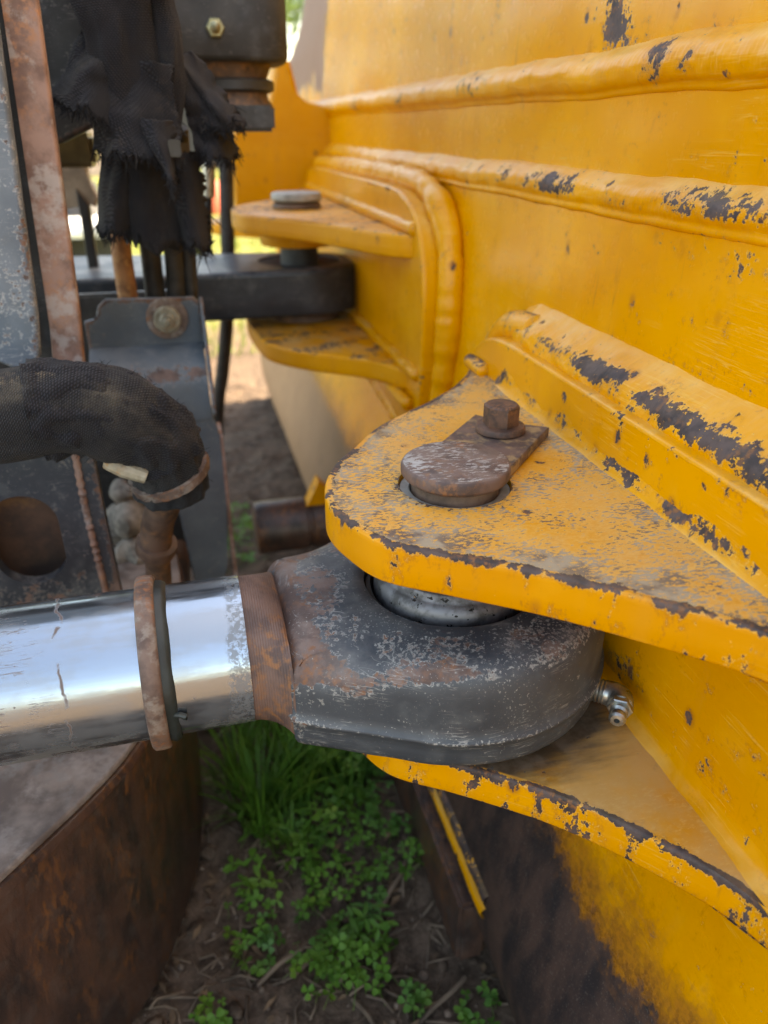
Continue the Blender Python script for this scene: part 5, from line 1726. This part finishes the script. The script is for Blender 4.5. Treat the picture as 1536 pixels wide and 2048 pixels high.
# straw and twigs lying about: nobody could count them
gs = []
for k in range(980):
    if k < 700:
        x, y = random.uniform(-0.12, 0.30), random.uniform(0.30, 0.95)
        if random.random() < 0.45 * ss(0.52, 0.62, y) + 0.1:
            continue
    else:
        x, y = random.uniform(-0.4, 0.35), random.uniform(0.8, 2.6)
    L = random.uniform(0.012, 0.060) * (0.6 if random.random() < 0.5 else 1)
    a = random.gauss(0.5, 1.0)
    d = Vector((cos(a), sin(a), random.gauss(0, 0.10)))
    b = Vector((x, y, gz(x, y) + random.uniform(0.001, 0.007)))
    bend = Vector((random.gauss(0, 0.1), random.gauss(0, 0.1), 0.03)) * L
    w = random.uniform(0.0006, 0.0017)
    gs.append(tube([b - d * L / 2, b + bend, b + d * L / 2], [w, w * 1.1, w * 0.7], seg=5)[0])
o = part('straw_litter', join(*gs), STRAW, sharp=180)
o['kind'] = 'stuff'
o['label'] = 'dry straw and stalks scattered over the dark soil'
gs = []
for k in range(260):
    x, y = random.uniform(-0.15, 0.30), random.uniform(0.33, 1.2)
    r_ = random.uniform(0.0015, 0.0045) * (1.5 if random.random() < 0.04 else 1)
    bm = bmesh.new()
    bmesh.ops.create_icosphere(bm, subdivisions=1, radius=r_)
    c = Vector((x, y, gz(x, y) + r_ * 0.2))
    g = [tuple(c + v.co * random.uniform(0.7, 1.2)) for v in bm.verts], [[v.index for v in f.verts] for f in bm.faces]
    bm.free()
    gs.append(g)
o = part('gravel', join(*gs), plain('small tan pebbles', (0.17, 0.12, 0.085), 0.9, vary=0.5, scale=30), sharp=180)
o['kind'] = 'stuff'
o['label'] = 'small tan pebbles and crumbs of earth on the soil'
gs = []
for k in range(170):
    x, y = random.uniform(-0.15, 0.28), random.uniform(0.36, 1.3)
    r_ = random.uniform(0.004, 0.011)
    bm = bmesh.new()
    bmesh.ops.create_icosphere(bm, subdivisions=2, radius=r_)
    c = Vector((x, y, gz(x, y) + r_ * 0.1))
    g = [tuple(c + Vector((v.co.x, v.co.y, v.co.z * 0.6)) * (1 + 0.7 * fbm(c * 60 + v.co, 90, 2))) for v in bm.verts], [[v.index for v in f.verts] for f in bm.faces]
    bm.free()
    gs.append(g)
o = part('earth_clods', join(*gs), SOIL, sharp=180)
o['kind'] = 'stuff'
o['label'] = 'crumbly clods of dark earth on the soil'
gs = []
for k in range(150):
    x, y = random.uniform(-0.12, 0.25), random.uniform(0.36, 0.95)
    a = random.uniform(0, 6.28)
    L, w = random.uniform(0.005, 0.013), random.uniform(0.002, 0.0045)
    d, s_ = Vector((cos(a), sin(a), 0)), Vector((-sin(a), cos(a), 0))
    b = Vector((x, y, gz(x, y) + random.uniform(0.002, 0.006)))
    up_ = Vector((0, 0, random.uniform(0.0005, 0.003)))
    V = [tuple(b - d * L), tuple(b - s_ * w + up_), tuple(b), tuple(b + s_ * w + up_), tuple(b + d * L + up_ * 0.5)]
    gs.append((V, [[0, 1, 2], [0, 2, 3], [2, 1, 4], [3, 2, 4]]))
o = part('dead_leaves', join(*gs), plain('dead brown leaf', (0.16, 0.10, 0.055), 0.8, vary=0.5, scale=25), sharp=180)
o['kind'] = 'stuff'
o['label'] = 'small dead brown leaves lying among the straw'
TW = [((0.098, 0.395), 0.10, 1.9, 'pale stalk lying at the bottom centre, pointing up the picture'), ((0.165, 0.420), 0.09, 0.5, 'thick dry stalk right of the bright clover'), ((0.02, 0.50), 0.07, 0.5, 'bent dry stalk left of the bright clover'),
      ((0.13, 0.50), 0.06, 0.3, 'dry stalk behind the bright clover'), ((0.155, 0.555), 0.08, 0.9, 'pale reed leaning beside the end of the wear strip')]
for (x, y), L, a, lab in TW:
    d = Vector((cos(a), sin(a), 0))
    b = Vector((x, y, gz(x, y) + 0.006))
    pts = [b - d * L / 2, b - d * L * 0.1 + Vector((0, 0, 0.006)), b + d * L * 0.25 + Vector((0.004, 0, 0.004)), b + d * L / 2]
    tag(part('dry_stalk', tube(spline([tuple(p) for p in pts], 0.006), [0.0024] * len(spline([tuple(p) for p in pts], 0.006)), seg=8)[0], STRAW, loc=tuple(b)), lab, 'stalk', 'dry stalks on the soil')

# sunlit meadow beyond the blade
gs = []
for k in range(9000):
    y = 2.9 + 15 * random.random() ** 1.6
    x = random.uniform(-0.45, 0.35) * y + random.uniform(-0.5, 0.5)
    if y < 3.8 and random.random() < 0.7:
        continue
    L = random.uniform(0.04, 0.13)
    w = random.uniform(0.003, 0.006) * (1 + y / 8)
    a = random.uniform(0, 6.28)
    d = Vector((cos(a), sin(a), 0))
    tip = Vector((x, y, L)) + d * L * random.uniform(0, 0.6)
    s_ = Vector((-d.y, d.x, 0)) * w
    b = Vector((x, y, -0.004))
    gs.append(([tuple(b - s_), tuple(b + s_), tuple(tip + Vector((0.001, 0, 0)))], [[0, 1, 2]]))
o = part('meadow_grass', join(*gs), FARGRASS, sharp=180)
o['kind'] = 'stuff'
o['label'] = 'sunlit yellow green meadow grass beyond the blade'


def tree(x, y, h, seed, lab):
    t = thing('broad_tree', lab, 'tree', (x, y, 0), group='trees beyond the field')
    r0 = random.Random(seed)
    gs = [tube(spline([(x, y, -0.05), (x + 0.1, y, h * 0.25), (x + 0.05, y, h * 0.45), (x + 0.2, y, h * 0.75)], 0.3), [0.26 * (1 - 0.8 * i / 30) for i in range(len(spline([(x, y, -0.05), (x + 0.1, y, h * 0.25), (x + 0.05, y, h * 0.45), (x + 0.2, y, h * 0.75)], 0.3)))], seg=10)[0]]
    tips = []
    for k in range(9):
        a = r0.uniform(0, 6.28)
        z0 = h * r0.uniform(0.28, 0.6)
        L = h * r0.uniform(0.22, 0.36)
        p1 = (x + cos(a) * L, y + sin(a) * L, z0 + L * r0.uniform(0.4, 1.0))
        gs.append(tube([(x, y, z0), ((x + p1[0]) / 2, (y + p1[1]) / 2, (z0 + p1[2]) / 2 + 0.1), p1], [0.10, 0.07, 0.03], seg=7)[0])
        tips.append(p1)
    part('trunk', join(*gs), BARK, t)
    tips.append((x, y, h * 0.85))
    V, F = [], []
    for c in tips:
        for j in range(5):
            cc = Vector(c) + Vector((r0.gauss(0, 0.5), r0.gauss(0, 0.5), r0.gauss(0, 0.35)))
            for k in range(110):
                v = Vector((r0.gauss(0, 1), r0.gauss(0, 1), r0.gauss(0, 0.8))) * 0.34
                p = cc + v
                d = Vector((r0.gauss(0, 1), r0.gauss(0, 1), r0.gauss(0, 1))).normalized() * 0.085
                e = d.cross(Vector((r0.gauss(0, 1), r0.gauss(0, 1), r0.gauss(0, 1)))).normalized() * 0.05
                b = len(V)
                V += [tuple(p - d), tuple(p + e), tuple(p + d), tuple(p - e)]
                F.append([b, b + 1, b + 2, b + 3])
    part('crown', (V, F), FOLI, t, sharp=180)


for i, (x, y, h, lab) in enumerate([(-7.5, 22, 5.6, 'leafy tree farthest left behind the field'), (-3.2, 25, 6.4, 'tall leafy tree behind the trailer'), (1.2, 23, 5.4, 'round leafy tree straight beyond the red drum'), (5.5, 27, 6.8, 'leafy tree to the right, showing past the end of the blade'), (-12, 30, 7.0, 'big leafy tree at the far left end of the tree row')]):
    tree(x, y, h, 100 + i, lab)
